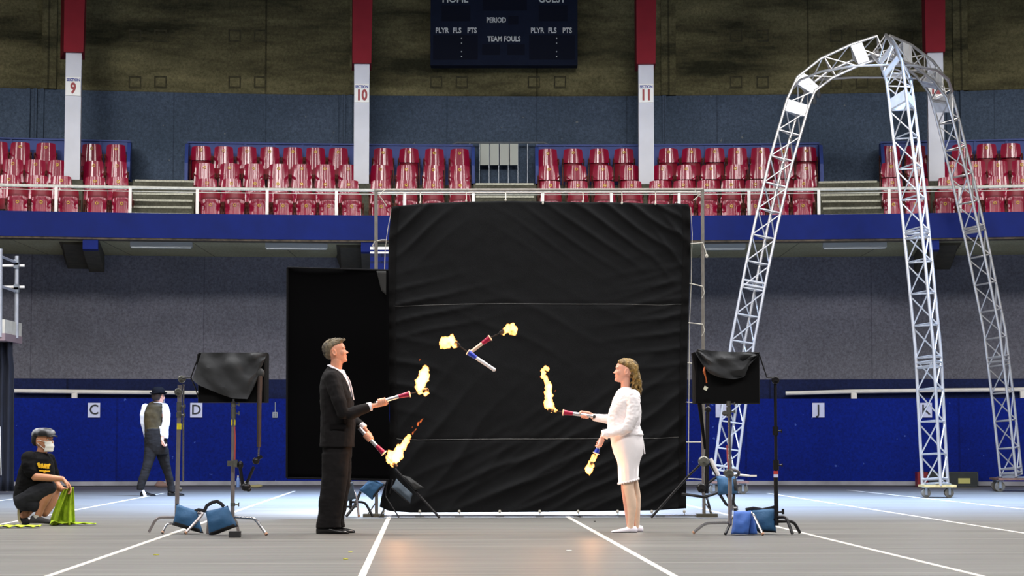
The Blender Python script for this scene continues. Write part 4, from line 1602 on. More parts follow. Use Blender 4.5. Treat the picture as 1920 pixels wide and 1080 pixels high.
def limb(m, Y0, pts, n=12):
    """pts = (px, py, depth, radius)"""
    m.capsules([at(p[0], p[1], Y0 + p[2]) for p in pts], [p[3] for p in pts], n)
    return m


HEAD = [(.000, .020, .072, .020), (.012, -.002, .094, .036), (.030, -.030, .103, .049), (.050, -.055, .103, .057), (.068, -.078, .103, .064),
        (.090, -.094, .102, .070), (.115, -.103, .101, .073), (.128, -.106, .096, .075), (.142, -.108, .100, .0755), (.160, -.108, .100, .075), (.185, -.104, .089, .069),
        (.208, -.088, .068, .055), (.226, -.060, .038, .033)]


class HeadFrame:
    def __init__(s, c, yaw, pitch=0, roll=0, k=1.0):
        """c = chin-level point below the ear; yaw 0 faces +X"""
        s.c = V(c)
        s.k = k
        s.R = Matrix.Rotation(yaw, 3, 'Z') @ Matrix.Rotation(-pitch, 3, 'Y') @ Matrix.Rotation(roll, 3, 'X')

    def __call__(s, x, y, z):
        return s.c + s.R @ (V((x, y, z)) * s.k)


def head(m, H, nose=1.0, jaw=1.0, neck=None):
    rg = []
    for z, xb, xf, hw in HEAD:
        w = hw * (jaw if z < .06 else 1)
        c = (xb + xf) / 2
        r = (xf - xb) / 2
        ring = []
        for j in range(28):
            a = 2 * math.pi * j / 28
            ca, sa = math.cos(a), math.sin(a)
            x = abs(ca) ** (2 / 2.3) * (1 if ca > 0 else -1)
            y = abs(sa) ** (2 / 2.3) * (1 if sa > 0 else -1)
            ring.append(H(c + x * r, y * w * (1 - .12 * max(0, x)), z))
        rg.append(ring)
    m.loft(rg)
    # nose
    n = nose
    m.loft([[H(xb, -w, z), H(xb, w, z), H(xf, w * .45, z), H(xf, -w * .45, z)] for z, xb, xf, w in
            ((.133, .075, .097, .006), (.120, .075, .105, .009), (.105, .075, .105 + .014 * n, .013), (.095, .075, .107 + .020 * n, .017), (.088, .075, .106 + .012 * n, .018), (.083, .075, .103, .012))])
    m.ell(H(.107 + .011 * n, 0, .095), (.011, .011, .009))
    for s in (-1, 1):
        m.ell(H(.103 + .004 * n, s * .011, .091), (.011, .007, .008))
        # cheek, brow
        m.ell(H(.066, s * .044, .098), (.032, .018, .030))
        m.ell(H(.088, s * .030, .146), (.014, .026, .008))
        # ear
        er = [H(-.008 + .016 * math.cos(q) - .004 * math.sin(q), s * (.079 + .006 * (math.cos(q) < .3)), .110 + .028 * math.sin(q)) for q in [i * math.pi / 9 for i in range(18)]]
        m.tube(er, .0048, 6, closed=True)
        m.ell(H(-.006, s * .0745, .108), (.014, .007, .026))
        m.ell(H(.002, s * .077, .086), (.009, .007, .011))
    # lips and chin
    m.ell(H(.098, 0, .066), (.011, .024, .006))
    m.ell(H(.096, 0, .056), (.011, .021, .006))
    m.ell(H(.090, 0, .022), (.018, .024, .017))


def face_parts(parent, H, brow=M_brow, lip=M_lip):
    for s in (-1, 1):
        e = obj('eye', MB().ell(H(.0845, s * .031, .130), (.011, .011, .010), n=12, m=9), M_eyew, parent)
        obj('iris', MB().ell(H(.0920, s * .0325, .130), (.0045, .0055, .0055), n=10, m=7), M_iris, e)
        obj('eyelid', MB().tube([H(.090, s * .018, .134), H(.0945, s * .030, .1385), H(.085, s * .045, .135), H(.079, s * .048, .129)], .0042, 6), parent_skin[0], e)
        obj('eyebrow', MB().tube([H(.0985, s * .014, .149), H(.0995, s * .030, .153), H(.084, s * .052, .149)], [.0025, .0038, .0018], 6), brow, parent)
    obj('lips', MB().tube([H(.091, -.024, .060), H(.1025, -.012, .0625), H(.1062, 0, .0615), H(.1025, .012, .0625), H(.091, .024, .060)], [.002, .0040, .0046, .0040, .002], 8), lip, parent)


parent_skin = [M_skin]


def grip(m, P, A, N, W, rt=.017, s=1.0, sg=1, wr=.026):
    """fist around a bar: P on the bar, A bar axis, N from bar to palm, W wrist"""
    P, A, N, W = V(P), V(A).normalized(), V(N), V(W)
    N = (N - A * N.dot(A)).normalized()
    Bv = A.cross(N) * sg
    off = (.031, .010, -.011, -.031)
    wi = .012 * s
    for k in range(4):
        b = P + A * off[k] * s + N * (rt + .014 * s)
        st_ = W.lerp(b, .15) + A * off[k] * .3
        m.capsules([st_, W.lerp(b, .6) + A * off[k] * .25 + N * .004, b + Bv * -.010], [.017 * s, .016 * s, .0125 * s], 8)
        arc = []
        rr = []
        tot = (3.6, 3.9, 3.7, 3.3)[k]
        for i in range(8):
            a = tot * i / 7
            arc.append(P + A * off[k] * s * 1.02 + (N * math.cos(a) + Bv * math.sin(a)) * (rt + .0095 * s))
            rr.append(lerp(.0105, .0078, i / 7) * s)
        m.capsules(arc, rr, 8)
    # thumb leaves the side of the palm
    t0 = W.lerp(P + N * (rt + .012), .45) + A * .018
    arc = [t0, P + A * .040 * s + N * (rt + .010) - Bv * .014]
    for a in (.5, 1.1, 1.7):
        arc.append(P + A * (.046 + .004 * a) * s + (N * math.cos(-a) + Bv * math.sin(-a)) * (rt + .010 * s))
    m.capsules(arc, [.016 * s, .0125 * s, .0115 * s, .0105 * s, .0090 * s], 8)
    m.tube([W - (P - W).normalized() * .03, W.lerp(P + N * (rt + .012), .35)], [wr, wr * .95], 10, flat=.8)


def open_hand(m, W, D, U, C, curl=(.35, .5, .4), s=1.0, thumb=.6):
    """W wrist, D toward the fingers, U toward the thumb side, C direction the fingers curl to"""
    W, D = V(W), V(D).normalized()
    U = V(U)
    U = (U - D * U.dot(D)).normalized()
    C = V(C)
    C = (C - D * C.dot(D) - U * C.dot(U)).normalized()
    ln = (.95, 1.05, 1.0, .80)
    for k in range(4):
        o = (.030, .010, -.011, -.030)[k] * s
        kn = W + D * (.088 - (.006 if k == 3 else 0)) * s + U * o
        m.capsules([W + U * o * .45 + D * .01, W + D * .05 * s + U * o * .8, kn], [.017 * s, .0155 * s, .012 * s], 8)
        p, a = kn, 0
        d = D + U * (o * 2.2)
        d.normalize()
        for seg, (l, r) in enumerate(((.042, .0102), (.027, .0092), (.021, .0080))):
            a += curl[seg] * (1 + .15 * (k - 1))
            q = p + (d * math.cos(a) + C * math.sin(a)) * l * s * ln[k]
            m.capsules([p, q], [(r + .001) * s, r * s], 8)
            p = q
    p = W + D * .025 * s + U * .022 * s
    q = p + (D * .7 + U * thumb + C * .3).normalized() * .042 * s
    r = q + (D * .9 + U * .15 + C * .35).normalized() * .032 * s
    t = r + (D * .95 + C * .4).normalized() * .026 * s
    m.capsules([p, q, r, t], [.016 * s, .0125 * s, .011 * s, .0085 * s], 8)


def shoe(m, heel, d, length=.28, w=.048, z0=0.0, low=False, pitch=0.0):
    """a shoe as one lofted form; heel point on the ground, d heading"""
    d = V((d[0], d[1], 0)).normalized()
    s = V((-d.y, d.x, 0))
    prof = [(0, .55, .055), (.04, .78, .078), (.16, .85, .088), (.30, .82, .090), (.45, .90, .066), (.62, 1.0, .050), (.80, 1.0, .038), (.93, .80, .030), (1.0, .45, .018)]
    if low:
        prof = [(a, b, c * .72) for a, b, c in prof]
    rg = []
    for t, k, h in prof:
        c = V(heel) + d * length * t
        ww = w * k
        lift = pitch * (1 - t) * length
        ring = []
        for j in range(16):
            a = 2 * math.pi * j / 16
            ca, sa = math.cos(a), math.sin(a)
            zz = h * (.5 + .5 * (abs(sa) ** .7) * (1 if sa > 0 else -1))
            ring.append(c + s * (ww * ca * (1 - .35 * max(0, sa))) + V((0, 0, z0 + zz + lift)))
        rg.append(ring)
    m.loft(rg)
    return m


# ------------------------------------------------------------------ torches
M_sil = mat('torch_silver_foil', (196, 194, 198), .28, .8, var=.12, scale=30)
M_sil_lit = mat('torch_handle_lit_foil', (206, 186, 168), .35, .5, var=.12, scale=30)  # silver foil with the warm lit tone put into its colour
M_whi = mat('torch_white_foil', (222, 222, 226), .35, .25, var=.08, scale=40)
M_tred = mat('torch_crimson_film', (150, 8, 56), .3, .2)
M_tblu = mat('torch_blue_film', (36, 60, 176), .3, .2)
M_wick = mat('charred_wick', (24, 18, 16), .95)
M_tapew = mat('torch_end_cap', (200, 176, 160), .5)


def flame_mat():
    m = bpy.data.materials.new('flame_fire')
    m.use_nodes = True
    nt = m.node_tree
    nt.nodes.remove(nt.nodes['Principled BSDF'])
    e = nt.nodes.new('ShaderNodeEmission')
    e.inputs[0].default_value = (1.0, .36, .085, 1)
    e.inputs[1].default_value = 150
    nt.links.new(e.outputs[0], nt.nodes['Material Output'].inputs['Volume'])
    return m


def ember_mat():
    m = bpy.data.materials.new('flame_ember')
    m.use_nodes = True
    nt = m.node_tree
    nt.nodes.remove(nt.nodes['Principled BSDF'])
    e = nt.nodes.new('ShaderNodeEmission')
    e.inputs[0].default_value = (1.0, .20, .045, 1)
    e.inputs[1].default_value = 55
    nt.links.new(e.outputs[0], nt.nodes['Material Output'].inputs['Volume'])
    return m


M_fl = flame_mat()
M_em = ember_mat()


def flame(parent, Y, pts, seed, embers=()):
    """pts = (px, py, radius) down the tongue of fire"""
    rnd = random.Random(seed)
    m = MB()
    P = [(at(x, y, Y), r) for x, y, r in pts]
    for (a, ra), (b, rb) in zip(P, P[1:]):
        n = max(2, int((b - a).length / .012))
        for i in range(n):
            t = i / n
            r = lerp(ra, rb, t) * rnd.uniform(.75, 1.15)
            c = a.lerp(b, t) + V((rnd.uniform(-1, 1), rnd.uniform(-1, 1), rnd.uniform(-1, 1))) * r * .38
            m.ell(c, (r * rnd.uniform(.7, 1.0), r * .9, r * rnd.uniform(.9, 1.5)), n=10, m=7)
    f = solid('flame', m, M_fl, parent, vox=.005, sm=2, amp=.013, freq=30)
    if embers:
        m = MB()
        for x, y, r in embers:
            c = at(x, y, Y)
            m.ell(c, (r * .7, r * .6, r * 1.5), Matrix.Rotation(rnd.uniform(.2, 1.1), 3, 'Y'), n=8, m=6)
            m.ell(c + V((r * .9, 0, r)), (r * .35, r * .3, r * .7), Matrix.Rotation(rnd.uniform(-.5, 1.1), 3, 'Y'), n=8, m=6)
        obj('ember', m, M_em, parent)
    c = sum((p for p, r in P), V((0, 0, 0))) / len(P)
    d = bpy.data.lights.new('flame_glow', 'POINT')
    d.energy = 5.0
    d.color = (1, .48, .2)
    d.shadow_soft_size = .06
    o = bpy.data.objects.new('flame_glow', d)
    COL.objects.link(o)
    o.location = c + V((0, -.02, 0))
    return f


def torch(label, Y, butt, h_end, t_end, head_, col, cap=None, flm=(), seed=1, handle=None, emb=(), ys=(0, 0), rod_from=None, group=None):
    """butt - handle - coloured taper - collar - rod - wick, all in photo pixels"""
    pt = lambda p, k: at(p[0], p[1], Y + lerp(ys[0], ys[1], k))
    b, h, t, w = pt(butt, 0), pt(h_end, .4), pt(t_end, .6), pt(head_, 1)
    root = thing('juggling_torch', b if b.z < w.z else w, label, 'torch')
    ax = (w - b).normalized()
    obj('handle', MB().tube([b, b + ax * .01, h], [.014, .0165, .0175], 14), handle or M_sil, root)
    obj('end_knob', MB().ell(b, (.019, .019, .019), n=10, m=7), cap or M_wick, root)
    obj('taper', MB().tube([h, t], [.0185, .026], 14), col, root)
    obj('collar', MB().tube([t, t + ax * .006, t + ax * .012], [.030, .034, .024], 16), M_tapew, root)
    obj('rod', MB().tube([t, w], .006, 8), M_wick, root)
    obj('wick', MB().tube([w - ax * .035, w - ax * .03, w + ax * .02, w + ax * .024], [.010, .020, .020, .012], 12), M_wick, root)
    if flm:
        flame(root, Y + ys[1], flm, seed, emb)
    return root


def to_loc(p):
    return V(p)


# ------------------------------------------------------------------ the man in the suit
YMn = fl(628, 1000).y
man = thing('person', V((at(628, 1000, YMn).x, YMn, 0)), 'person in dark suit juggling two flaming torches, facing right before the black flag', 'person')
parent_skin[0] = M_skin
HM = HeadFrame(at(631.3, 681.5, YMn), 0, math.radians(7), 0, .95)
m = MB()
head(m, HM, 1.1)
limb(m, YMn, ((632, 676, 0, .056), (630, 690, 0, .056), (627, 704, 0, .06)))
px_loft(m, YMn, ((700, 616, 638, .10), (712, 611, 640, .14), (740, 610, 646, .14), (775, 612, 652, .12), (800, 612, 652, .12), (830, 613, 650, .11), (850, 613, 648, .11)))
for s in (-1, 1):
    px_loft(m, YMn, ((845, 615, 647, .05, s * .075), (880, 614, 643, .045, s * .085), (910, 613, 640, .04, s * .09), (940, 610, 634, .036, s * .09), (970, 609, 630, .034, s * .09), (992, 606, 630, .03, s * .09)))
RA = ((625, 716, -.15, .045), (632, 745, -.225, .042), (641, 774, -.225, .040), (668, 769, -.19, .034), (697, 761, -.16, .027))
LA = ((627, 716, .15, .045), (638, 748, .2, .042), (652, 776, .17, .040), (668, 792, .10, .032), (681, 802, .05, .027))
limb(m, YMn, RA)
limb(m, YMn, LA)
Wr = at(699, 760, YMn - .155)
Pr = at(716, 753, YMn - .14)
axr = (at(800, 733, YMn - .12) - at(722, 749.5, YMn - .14)).normalized()
grip(m, Pr, axr, V((-.25, -.1, -1)), Wr, s=1.0, sg=-1)
Wl = at(682.5, 803, YMn + .04)
axl = (at(742, 873, YMn - .02) - at(673, 803, YMn + .02)).normalized()
Pl = at(690, 819.5, YMn + .005)
grip(m, Pl, axl, V((-.1, .4, 1)), Wl, s=1.0, sg=1)
solid('body', m, M_skin, man, vox=.0052, sm=3)
face_parts(man, HM, mat('grey_brown_brow', (110, 92, 74), .9))
# hair
M_hair1 = mat('greying_brown_hair', (52, 47, 39), .8, rgb2=(104, 92, 72), var=.2, scale=30, bump=.8, bscale=60, stretch=(1, 1, .4))
m = MB()
rg = []
for z, xb, xf, hw in ((.050, -.080, -.045, .046), (.072, -.104, -.030, .066), (.10, -.119, -.028, .077), (.125, -.125, -.022, .0805), (.150, -.127, .012, .081), (.172, -.127, .040, .082),
                      (.190, -.121, .078, .079), (.212, -.108, .090, .067), (.232, -.082, .082, .048), (.246, -.05, .055, .026)):
    rg.append(superring(HM((xb + xf) / 2, 0, z), HM.R @ V((1, 0, 0)), HM.R @ V((0, 1, 0)), (xf - xb) / 2 * .95, (xf - xb) / 2 * .95, hw * .95, 28, 2.3))
m.loft(rg)
rnd = random.Random(3)
for i in range(46):
    a = rnd.uniform(0, math.pi)
    x = rnd.uniform(-.08, .085)
    yy = rnd.uniform(-.05, .05)
    z = .236 - (x * x) * 1.6 - yy * yy * 5
    p = HM(x, yy, z)
    q = HM(x + .028 + rnd.uniform(-.01, .01), yy + rnd.uniform(-.01, .01), z + .012 + rnd.uniform(-.008, .012) - max(0, x) * .12)
    m.tube([p, p.lerp(q, .6) + V((0, 0, .004)), q], [.010, .008, .003], 6)
solid('hair', m, M_hair1, man, vox=.005, sm=1, amp=.0035, freq=60)
# shirt, collar and cuffs
M_shirt = mat('white_dress_shirt', (232, 228, 236), .7, var=.03, scale=8)
m = MB()
px_loft(m, YMn, ((693, 618, 645, .055), (702, 612, 649, .07), (715, 620, 654.5, .06), (732, 630, 658.5, .042), (745, 640, 661, .02)))
solid('shirt', m, M_shirt, man, vox=.006, sm=2)
cr = []
for k in range(20):
    a = 2 * math.pi * k / 20
    ca = math.cos(a)
    x = 631 + 14.5 * ca
    y = 692 + 7.5 * ca + (4 if ca > .8 else 0)
    cr.append(at(x, y, YMn) + V((0, math.sin(a) * .068, 0)))
obj('shirt_collar', MB().tube(cr, .017, 8, flat=.35, closed=True, up=(1, 0, 0)), M_shirt, man)
obj('tie', MB().loft([[p + V((0, -.018, 0)), p + V((.008, 0, 0)), p + V((0, .018, 0)), p + V((-.01, 0, 0))] for p in
                      (at(650.5, 705, YMn), at(656, 716, YMn), at(660, 732, YMn), at(663, 750, YMn))]), mat('pale_silver_tie', (190, 184, 190), .5), man)
for W_, a_ in ((at(693.5, 762.5, YMn - .165), V((1, .05, .22))), (at(680, 801, YMn + .05), V((.8, -.3, -.62)))):
    a_ = a_.normalized()
    obj('shirt_cuff', MB().tube([W_ - a_ * .03, W_ - a_ * .024, W_ + a_ * .018, W_ + a_ * .02, W_ + a_ * .010], [.036, .041, .040, .036, .034], 16), M_shirt, man)
# jacket
M_suit = mat('charcoal_suit_wool', (19, 17, 18), .85, var=.12, scale=26, bump=.35, bscale=7, spec=.2)
m = MB()
px_loft(m, YMn, ((688, 614, 632, .055), (694, 610, 637, .10), (701, 606, 643, .165), (712, 602, 650, .20), (730, 600, 656, .20), (752, 600, 662, .185), (775, 601.5, 665, .175), (800, 601, 666, .17),
                 (820, 600, 665.5, .175), (838, 599.5, 664.5, .18)), e=2.6)
limb(m, YMn, ((622, 709, -.165, .078), (628, 728, -.205, .072), (636, 752, -.235, .066), (643, 774, -.235, .062), (656, 776, -.215, .059), (672, 770, -.195, .052), (688, 764.5, -.17, .046)))
limb(m, YMn, ((624, 709, .165, .078), (636, 745, .205, .066), (652, 775, .175, .060), (664, 789, .12, .052), (677, 799, .07, .045)))
jk = solid('suit_jacket', m, M_suit, man, vox=.0065, sm=3, amp=.006, freq=9, crease=.22)
obj('lapel', MB().loft([[at(x, y, YMn - d) + V((-.012, -.006, 0)), at(x, y, YMn - d) + V((.004, -.010, 0)), at(x, y, YMn - d + .02) + V((.006, 0, 0)), at(x, y, YMn - d + .02) + V((-.012, .004, 0))] for x, y, d in
                        ((641, 700, .078), (645, 710, .088), (651, 724, .094), (656, 742, .080), (664, 768, .035))]), mat('satin_lapel', (38, 35, 37), .45), jk)
obj('side_pocket', MB().box(at(634, 800, YMn - .183), (.15, .012, .045)), mat('pocket_flap_wool', (15, 13, 14), .9, spec=.1), jk, smooth=False)
m = MB()
px_loft(m, YMn, ((828, 604, 661, .15), (840, 604.5, 661, .155), (856, 605, 660, .15), (866, 606, 658, .12)))
for s, dx in ((-1, 0), (1, 4)):
    px_loft(m, YMn, ((850, 605 + dx, 657 + dx * .5, .085, s * .075), (880, 605 + dx, 654 + dx, .083, s * .085), (905, 604 + dx, 652 + dx, .078, s * .09), (930, 601 + dx, 648 + dx, .074, s * .09),
                     (955, 598.5 + dx, 644 + dx, .070, s * .09), (975, 596 + dx, 640 + dx, .068, s * .09), (989, 595 + dx, 642 + dx, .066, s * .09)), e=2.3)
solid('trousers', m, M_suit, man, vox=.0065, sm=3, amp=.007, freq=8, crease=.22)
M_shoe = mat('black_polished_leather', (20, 19, 20), .22)
for s, dx in ((-1, 0), (1, 8)):
    h = at(595 + dx, 1000, YMn)
    obj('shoe', shoe(MB(), V((h.x, YMn + s * .09, 0)), (1, s * .06), .305, .052), M_shoe, man, sharp=0)

torch('flaming red and silver torch held level in suited person\'s upper hand', YMn - .13, (704, 756), (747.5, 743.5), (767, 739), (798, 732), M_tred,
      flm=((799, 734, .030), (792, 733, .040), (787, 728, .034), (792, 712, .052), (794, 700, .040), (800, 692, .030), (797, 684, .018)), seed=4, emb=((787, 675, .008),))
torch('flaming torch pointing down in suited person\'s lower hand', YMn + .0, (672, 801), (706, 836), (719, 849), (741, 873), M_tred,
      flm=((742, 872, .020), (736, 866, .042), (730, 852, .030), (744, 856, .050), (750, 842, .042), (760, 830, .034), (770, 818, .014)), seed=9,
      emb=((764, 825, .016), (768, 819, .013), (774, 812, .012), (779, 806, .010), (784, 795, .016), (789, 790, .014), (773, 801, .006), (791, 787, .010)))
torch('airborne torch with red taper, flame at its upper right', YMn + .0, (879, 663), (904, 644), (918, 634), (943, 622), M_tred, handle=M_sil_lit,
      flm=((944, 624, .022), (950, 616, .036), (957, 612, .026), (962, 614, .030), (966, 620, .036), (960, 626, .018), (952, 624, .022)), seed=12)
torch('airborne torch with blue taper and white handle, flame at its left', YMn - .12, (926, 693), (893, 671), (878.5, 661), (856, 645), M_tblu, handle=M_whi, cap=M_whi,
      flm=((856, 648, .020), (850, 640, .036), (842, 636, .034), (832, 640, .032), (827, 645, .026), (836, 650, .020), (846, 646, .030)), seed=15, emb=((833, 652, .010),))

# ------------------------------------------------------------------ the woman in white
YWn = fl(1178, 998).y
wom = thing('person', V((at(1180, 998, YWn).x, YWn, 0)), 'person in white jacket and skirt holding two torches, facing left', 'person')
parent_skin[0] = M_skin2
HW = HeadFrame(at(1172.5, 717, YWn), math.pi, math.radians(2), 0, .94)
m = MB()
head(m, HW, .75, .88)
limb(m, YWn, ((1173, 710, 0, .046), (1172.5, 726, 0, .043), (1174, 740, 0, .052)))
px_loft(m, YWn, ((740, 1165, 1186, .09), (755, 1160, 1190, .11), (780, 1152, 1192, .10), (800, 1150, 1190, .09), (830, 1156, 1194, .10), (870, 1166, 1190, .10)))
for s in (-1, 1):
    limb(m, YWn, ((1176 + 4 * s, 860, s * .06, .055), (1178 + 6 * s, 920, s * .075, .035), (1184 + 5 * s, 985, s * .075, .022)))
limb(m, YWn, ((1183, 752, -.11, .042), (1184, 775, -.18, .040), (1176, 800, -.18, .038), (1150, 812, -.15, .032), (1131, 817, -.13, .026)))
limb(m, YWn, ((1182, 752, .11, .042), (1171, 770, .165, .040), (1160, 785, .16, .038), (1135, 785, .12, .032), (1112, 782, .09, .025)))
axu = (at(1056, 773.5, YWn + .06) - at(1114, 781, YWn + .06)).normalized()
Pu = at(1097, 778.5, YWn + .06)
grip(m, Pu, axu, V((.5, .5, .5)), at(1112, 780, YWn + .10), s=.95, sg=1, wr=.023)
axd = (at(1100, 880, YWn - .12) - at(1133, 806, YWn - .10)).normalized()
Pd = at(1125, 829, YWn - .11)
grip(m, Pd, axd, V((.6, -.6, .2)), at(1130, 815, YWn - .135), s=.95, sg=-1, wr=.023)
solid('body', m, M_skin2, wom, vox=.0052, sm=3)
face_parts(wom, HW, mat('light_brown_brow', (146, 108, 78), .9), mat('coral_lips', (206, 84, 92), .4))
# stockings and slippers
M_stock = mat('cream_stockings', (226, 196, 172), .55, var=.04, scale=20)
for s, rows in ((-1, ((886, 1165, 1188, .062), (898, 1164, 1188, .060), (915, 1166, 1188, .058), (935, 1170.5, 1192, .054), (950, 1173, 1192.5, .05), (970, 1174.5, 1189.5, .04), (985, 1174.5, 1188, .034), (993, 1174, 1190, .034))),
                (1, ((886, 1178, 1195, .058), (898, 1180, 1196.5, .056), (915, 1184, 1200, .055), (932, 1187.5, 1202.5, .052), (950, 1189, 1202, .048), (970, 1190, 1201, .038), (985, 1190.5, 1200, .032), (993, 1190, 1201, .032)))):
    m = MB()
    px_loft(m, YWn, [(*r, s * .075) for r in rows], e=2.1)
    solid('stocking', m, M_stock, wom, vox=.006, sm=2)
M_slip = mat('white_slipper_canvas', (236, 232, 244), .6)
for s, x in ((-1, 1194), (1, 1207)):
    h = at(x, 998, YWn)
    obj('slipper', shoe(MB(), V((h.x, YWn + s * .075, 0)), (-1, s * .04), .245 if s < 0 else .235, .040, low=True), M_slip, wom, sharp=0)
# skirt with frilled hem
M_wht = mat('white_cotton', (244, 238, 240), .75, var=.03, scale=9, bump=.25, bscale=12)
rows = [(800, 1141, 1200, .15), (815, 1143.5, 1205, .165), (835, 1146.5, 1207, .17), (850, 1150.5, 1205.5, .168), (865, 1157, 1200, .16), (880, 1159.5, 1197.5, .155), (896, 1160, 1197, .155), (903, 1159.5, 1197.5, .155)]
m = MB()
rg = []
for i, (py, xl, xr, hw) in enumerate(rows):
    a, b = at(xl, py, YWn), at(xr, py, YWn)
    c = (a + b) / 2
    w = (b.x - a.x) / 2
    ring = []
    for j in range(64):
        an = 2 * math.pi * j / 64
        f = 1 + (.018 * math.sin(an * 15) if i > 4 else .006 * math.sin(an * 9))
        ring.append(c + V((math.cos(an) * w * f, math.sin(an) * hw * f, (math.cos(an) * .024 if i >= 6 else 0) + (.006 * math.sin(an * 24) if i == 7 else 0))))
    rg.append(ring)
m.loft(rg, cap=False)
outer = rg[-1]
inner = [[p + (V((rg[k][0].x * .5 + rg[k][32].x * .5, YWn, p.z)) - p) * .04 for p in rg[k]] for k in (7, 4, 0)]
m.loft([outer] + inner, cap=False)
sk = obj('skirt', m, M_wht, wom, sharp=0)
obj('frill', MB().tube([p + V((0, 0, .004)) for p in outer], .008, 6, closed=True), M_wht, sk)
obj('waist_tie', MB().tube([at(1203, 812, YWn - .02), at(1207, 835, YWn - .02), at(1209, 851, YWn - .03)], .006, 6).tube([at(1204, 815, YWn), at(1205.5, 838, YWn), at(1205, 853, YWn)], .005, 6), M_wht, wom)
m = MB()
px_loft(m, YWn, ((727, 1163, 1183, .07), (733, 1158, 1190, .12), (741, 1153, 1195, .165), (754, 1147.5, 1199.5, .18), (770, 1142, 1202, .165), (786, 1139.5, 1202, .145), (798, 1139, 1200.5, .14), (808, 1138.5, 1204, .155), (816, 1140, 1207, .165)), e=2.4)
limb(m, YWn, ((1186, 744, -.135, .072), (1188, 762, -.17, .064), (1185, 784, -.19, .058), (1178, 801, -.19, .056), (1162, 808, -.165, .052), (1147, 811, -.145, .046), (1138, 813, -.135, .045)))
limb(m, YWn, ((1184, 744, .135, .070), (1170, 770, .17, .058), (1158, 786, .16, .052), (1140, 786, .13, .044), (1122, 784, .10, .038), (1117, 783.5, .095, .038)))
wj = solid('white_jacket', m, M_wht, wom, vox=.006, sm=3, amp=.006, freq=13, crease=.45)
obj('sleeve_cuff', MB().tube([at(1141, 815, YWn - .138), at(1135, 813.5, YWn - .135), at(1133, 806, YWn - .13)], [.046, .050, .030], 12), M_wht, wj)
# wavy hair
M_hair2 = mat('wavy_golden_brown_hair', (70, 52, 26), .6, rgb2=(142, 112, 54), var=.2, scale=22, bump=.6, bscale=50)
m = MB()
rg = []
for z, xb, xf, hw in ((.06, -.115, -.055, .05), (.09, -.125, -.035, .072), (.12, -.128, -.02, .082), (.145, -.126, .012, .084), (.168, -.122, .050, .083), (.190, -.115, .078, .079), (.212, -.098, .076, .066), (.232, -.072, .056, .048), (.244, -.04, .03, .026)):
    rg.append(superring(HW((xb + xf) / 2, 0, z), HW.R @ V((1, 0, 0)), HW.R @ V((0, 1, 0)), (xf - xb) / 2, (xf - xb) / 2, hw * .97, 28, 2.3))
m.loft(rg)
rnd = random.Random(5)
for i in range(54):
    a = rnd.uniform(-1.35, 1.35)
    r0 = .074
    x0 = 1180 + rnd.uniform(0, 12)
    y0 = 690 + rnd.uniform(-6, 12)
    p = at(x0, y0, YWn + math.sin(a) * r0)
    x1 = 1190 + rnd.uniform(-9, 13)
    y1 = 722 + rnd.uniform(-6, 19)
    if i % 9 == 0:
        x1, y1 = 1200, 741
    q = at(x1, y1, YWn + math.sin(a) * .085)
    ph = rnd.uniform(0, 6)
    pts = []
    for k in range(12):
        t = k / 11
        c = p.lerp(q, t) + V((.020 * math.sin(t * math.pi) + .009 * math.sin(t * 15 + ph), .009 * math.cos(t * 15 + ph), 0))
        pts.append(c)
    m.tube(pts, [.011 - .006 * (k / 11) for k in range(12)], 6)
for i in range(14):
    s = -1 if i % 2 else 1
    ph = rnd.uniform(0, 6)
    p = HW(.055 - rnd.uniform(0, .05), s * .060, .20 - rnd.uniform(0, .02))
    q = HW(-.07 - rnd.uniform(0, .04), s * .084, .13 - rnd.uniform(0, .05))
    pts = [p.lerp(q, k / 9) + V((0, s * .012 * math.sin(k / 9 * math.pi), .007 * math.sin(k * 1.3 + ph))) for k in range(10)]
    m.tube(pts, .0085, 6)
solid('wavy_hair', m, M_hair2, wom, vox=.0045, sm=1, amp=.003, freq=70)

torch('flaming crimson and silver torch held level by person in white', YWn + .06, (1113.5, 781), (1074, 775.5), (1057, 773.5), (1032, 769), M_tred, cap=M_rub,
      flm=((1046, 770, .010), (1034, 766, .030), (1027, 758, .042), (1030, 742, .036), (1028, 728, .032), (1026, 714, .026), (1018, 703, .024), (1016, 696, .018), (1022, 689, .020), (1030, 694, .014)), seed=21,
      emb=((1014, 706, .010), (1041, 733, .007)))
torch('flaming torch pointing down in lowered hand of person in white', YWn - .11, (1133, 806), (1121, 841), (1118, 849), (1108, 872), M_tblu, handle=M_whi,
      flm=((1117, 852, .014), (1114, 860, .028), (1110, 870, .034), (1105, 880, .036), (1103, 885, .024), (1108, 890, .008)), seed=25)

# ------------------------------------------------------------------ the walking man
YK = fl(290, 930).y
wal = thing('person', V((at(292, 930, YK).x, YK, 0)), 'person walking away in bowler hat, olive vest and white shirt sleeves', 'person')
parent_skin[0] = M_skin2
HK = HeadFrame(at(297, 757, YK), math.radians(62), 0, 0, .97)
m = MB()
head(m, HK)
limb(m, YK, ((296, 752, 0, .055), (294, 760, 0, .06)))
px_loft(m, YK, ((762, 284, 300, .05), (780, 279, 298, .07), (805, 280, 299, .07), (830, 280, 302, .07), (846, 282, 304, .06)))
limb(m, YK, ((285, 845, -.03, .05), (274, 885, -.09, .035), (266, 915, -.12, .028)))
limb(m, YK, ((303, 845, .05, .05), (311, 885, .14, .035), (318, 918, .17, .028)))
limb(m, YK, ((304, 768, 0, .04), (311, 790, -.03, .040), (306, 812, -.08, .034), (304, 824, -.10, .03)))
limb(m, YK, ((276, 768, 0, .04), (270, 790, .06, .034), (273, 812, .14, .032), (275, 824, .2, .03)))
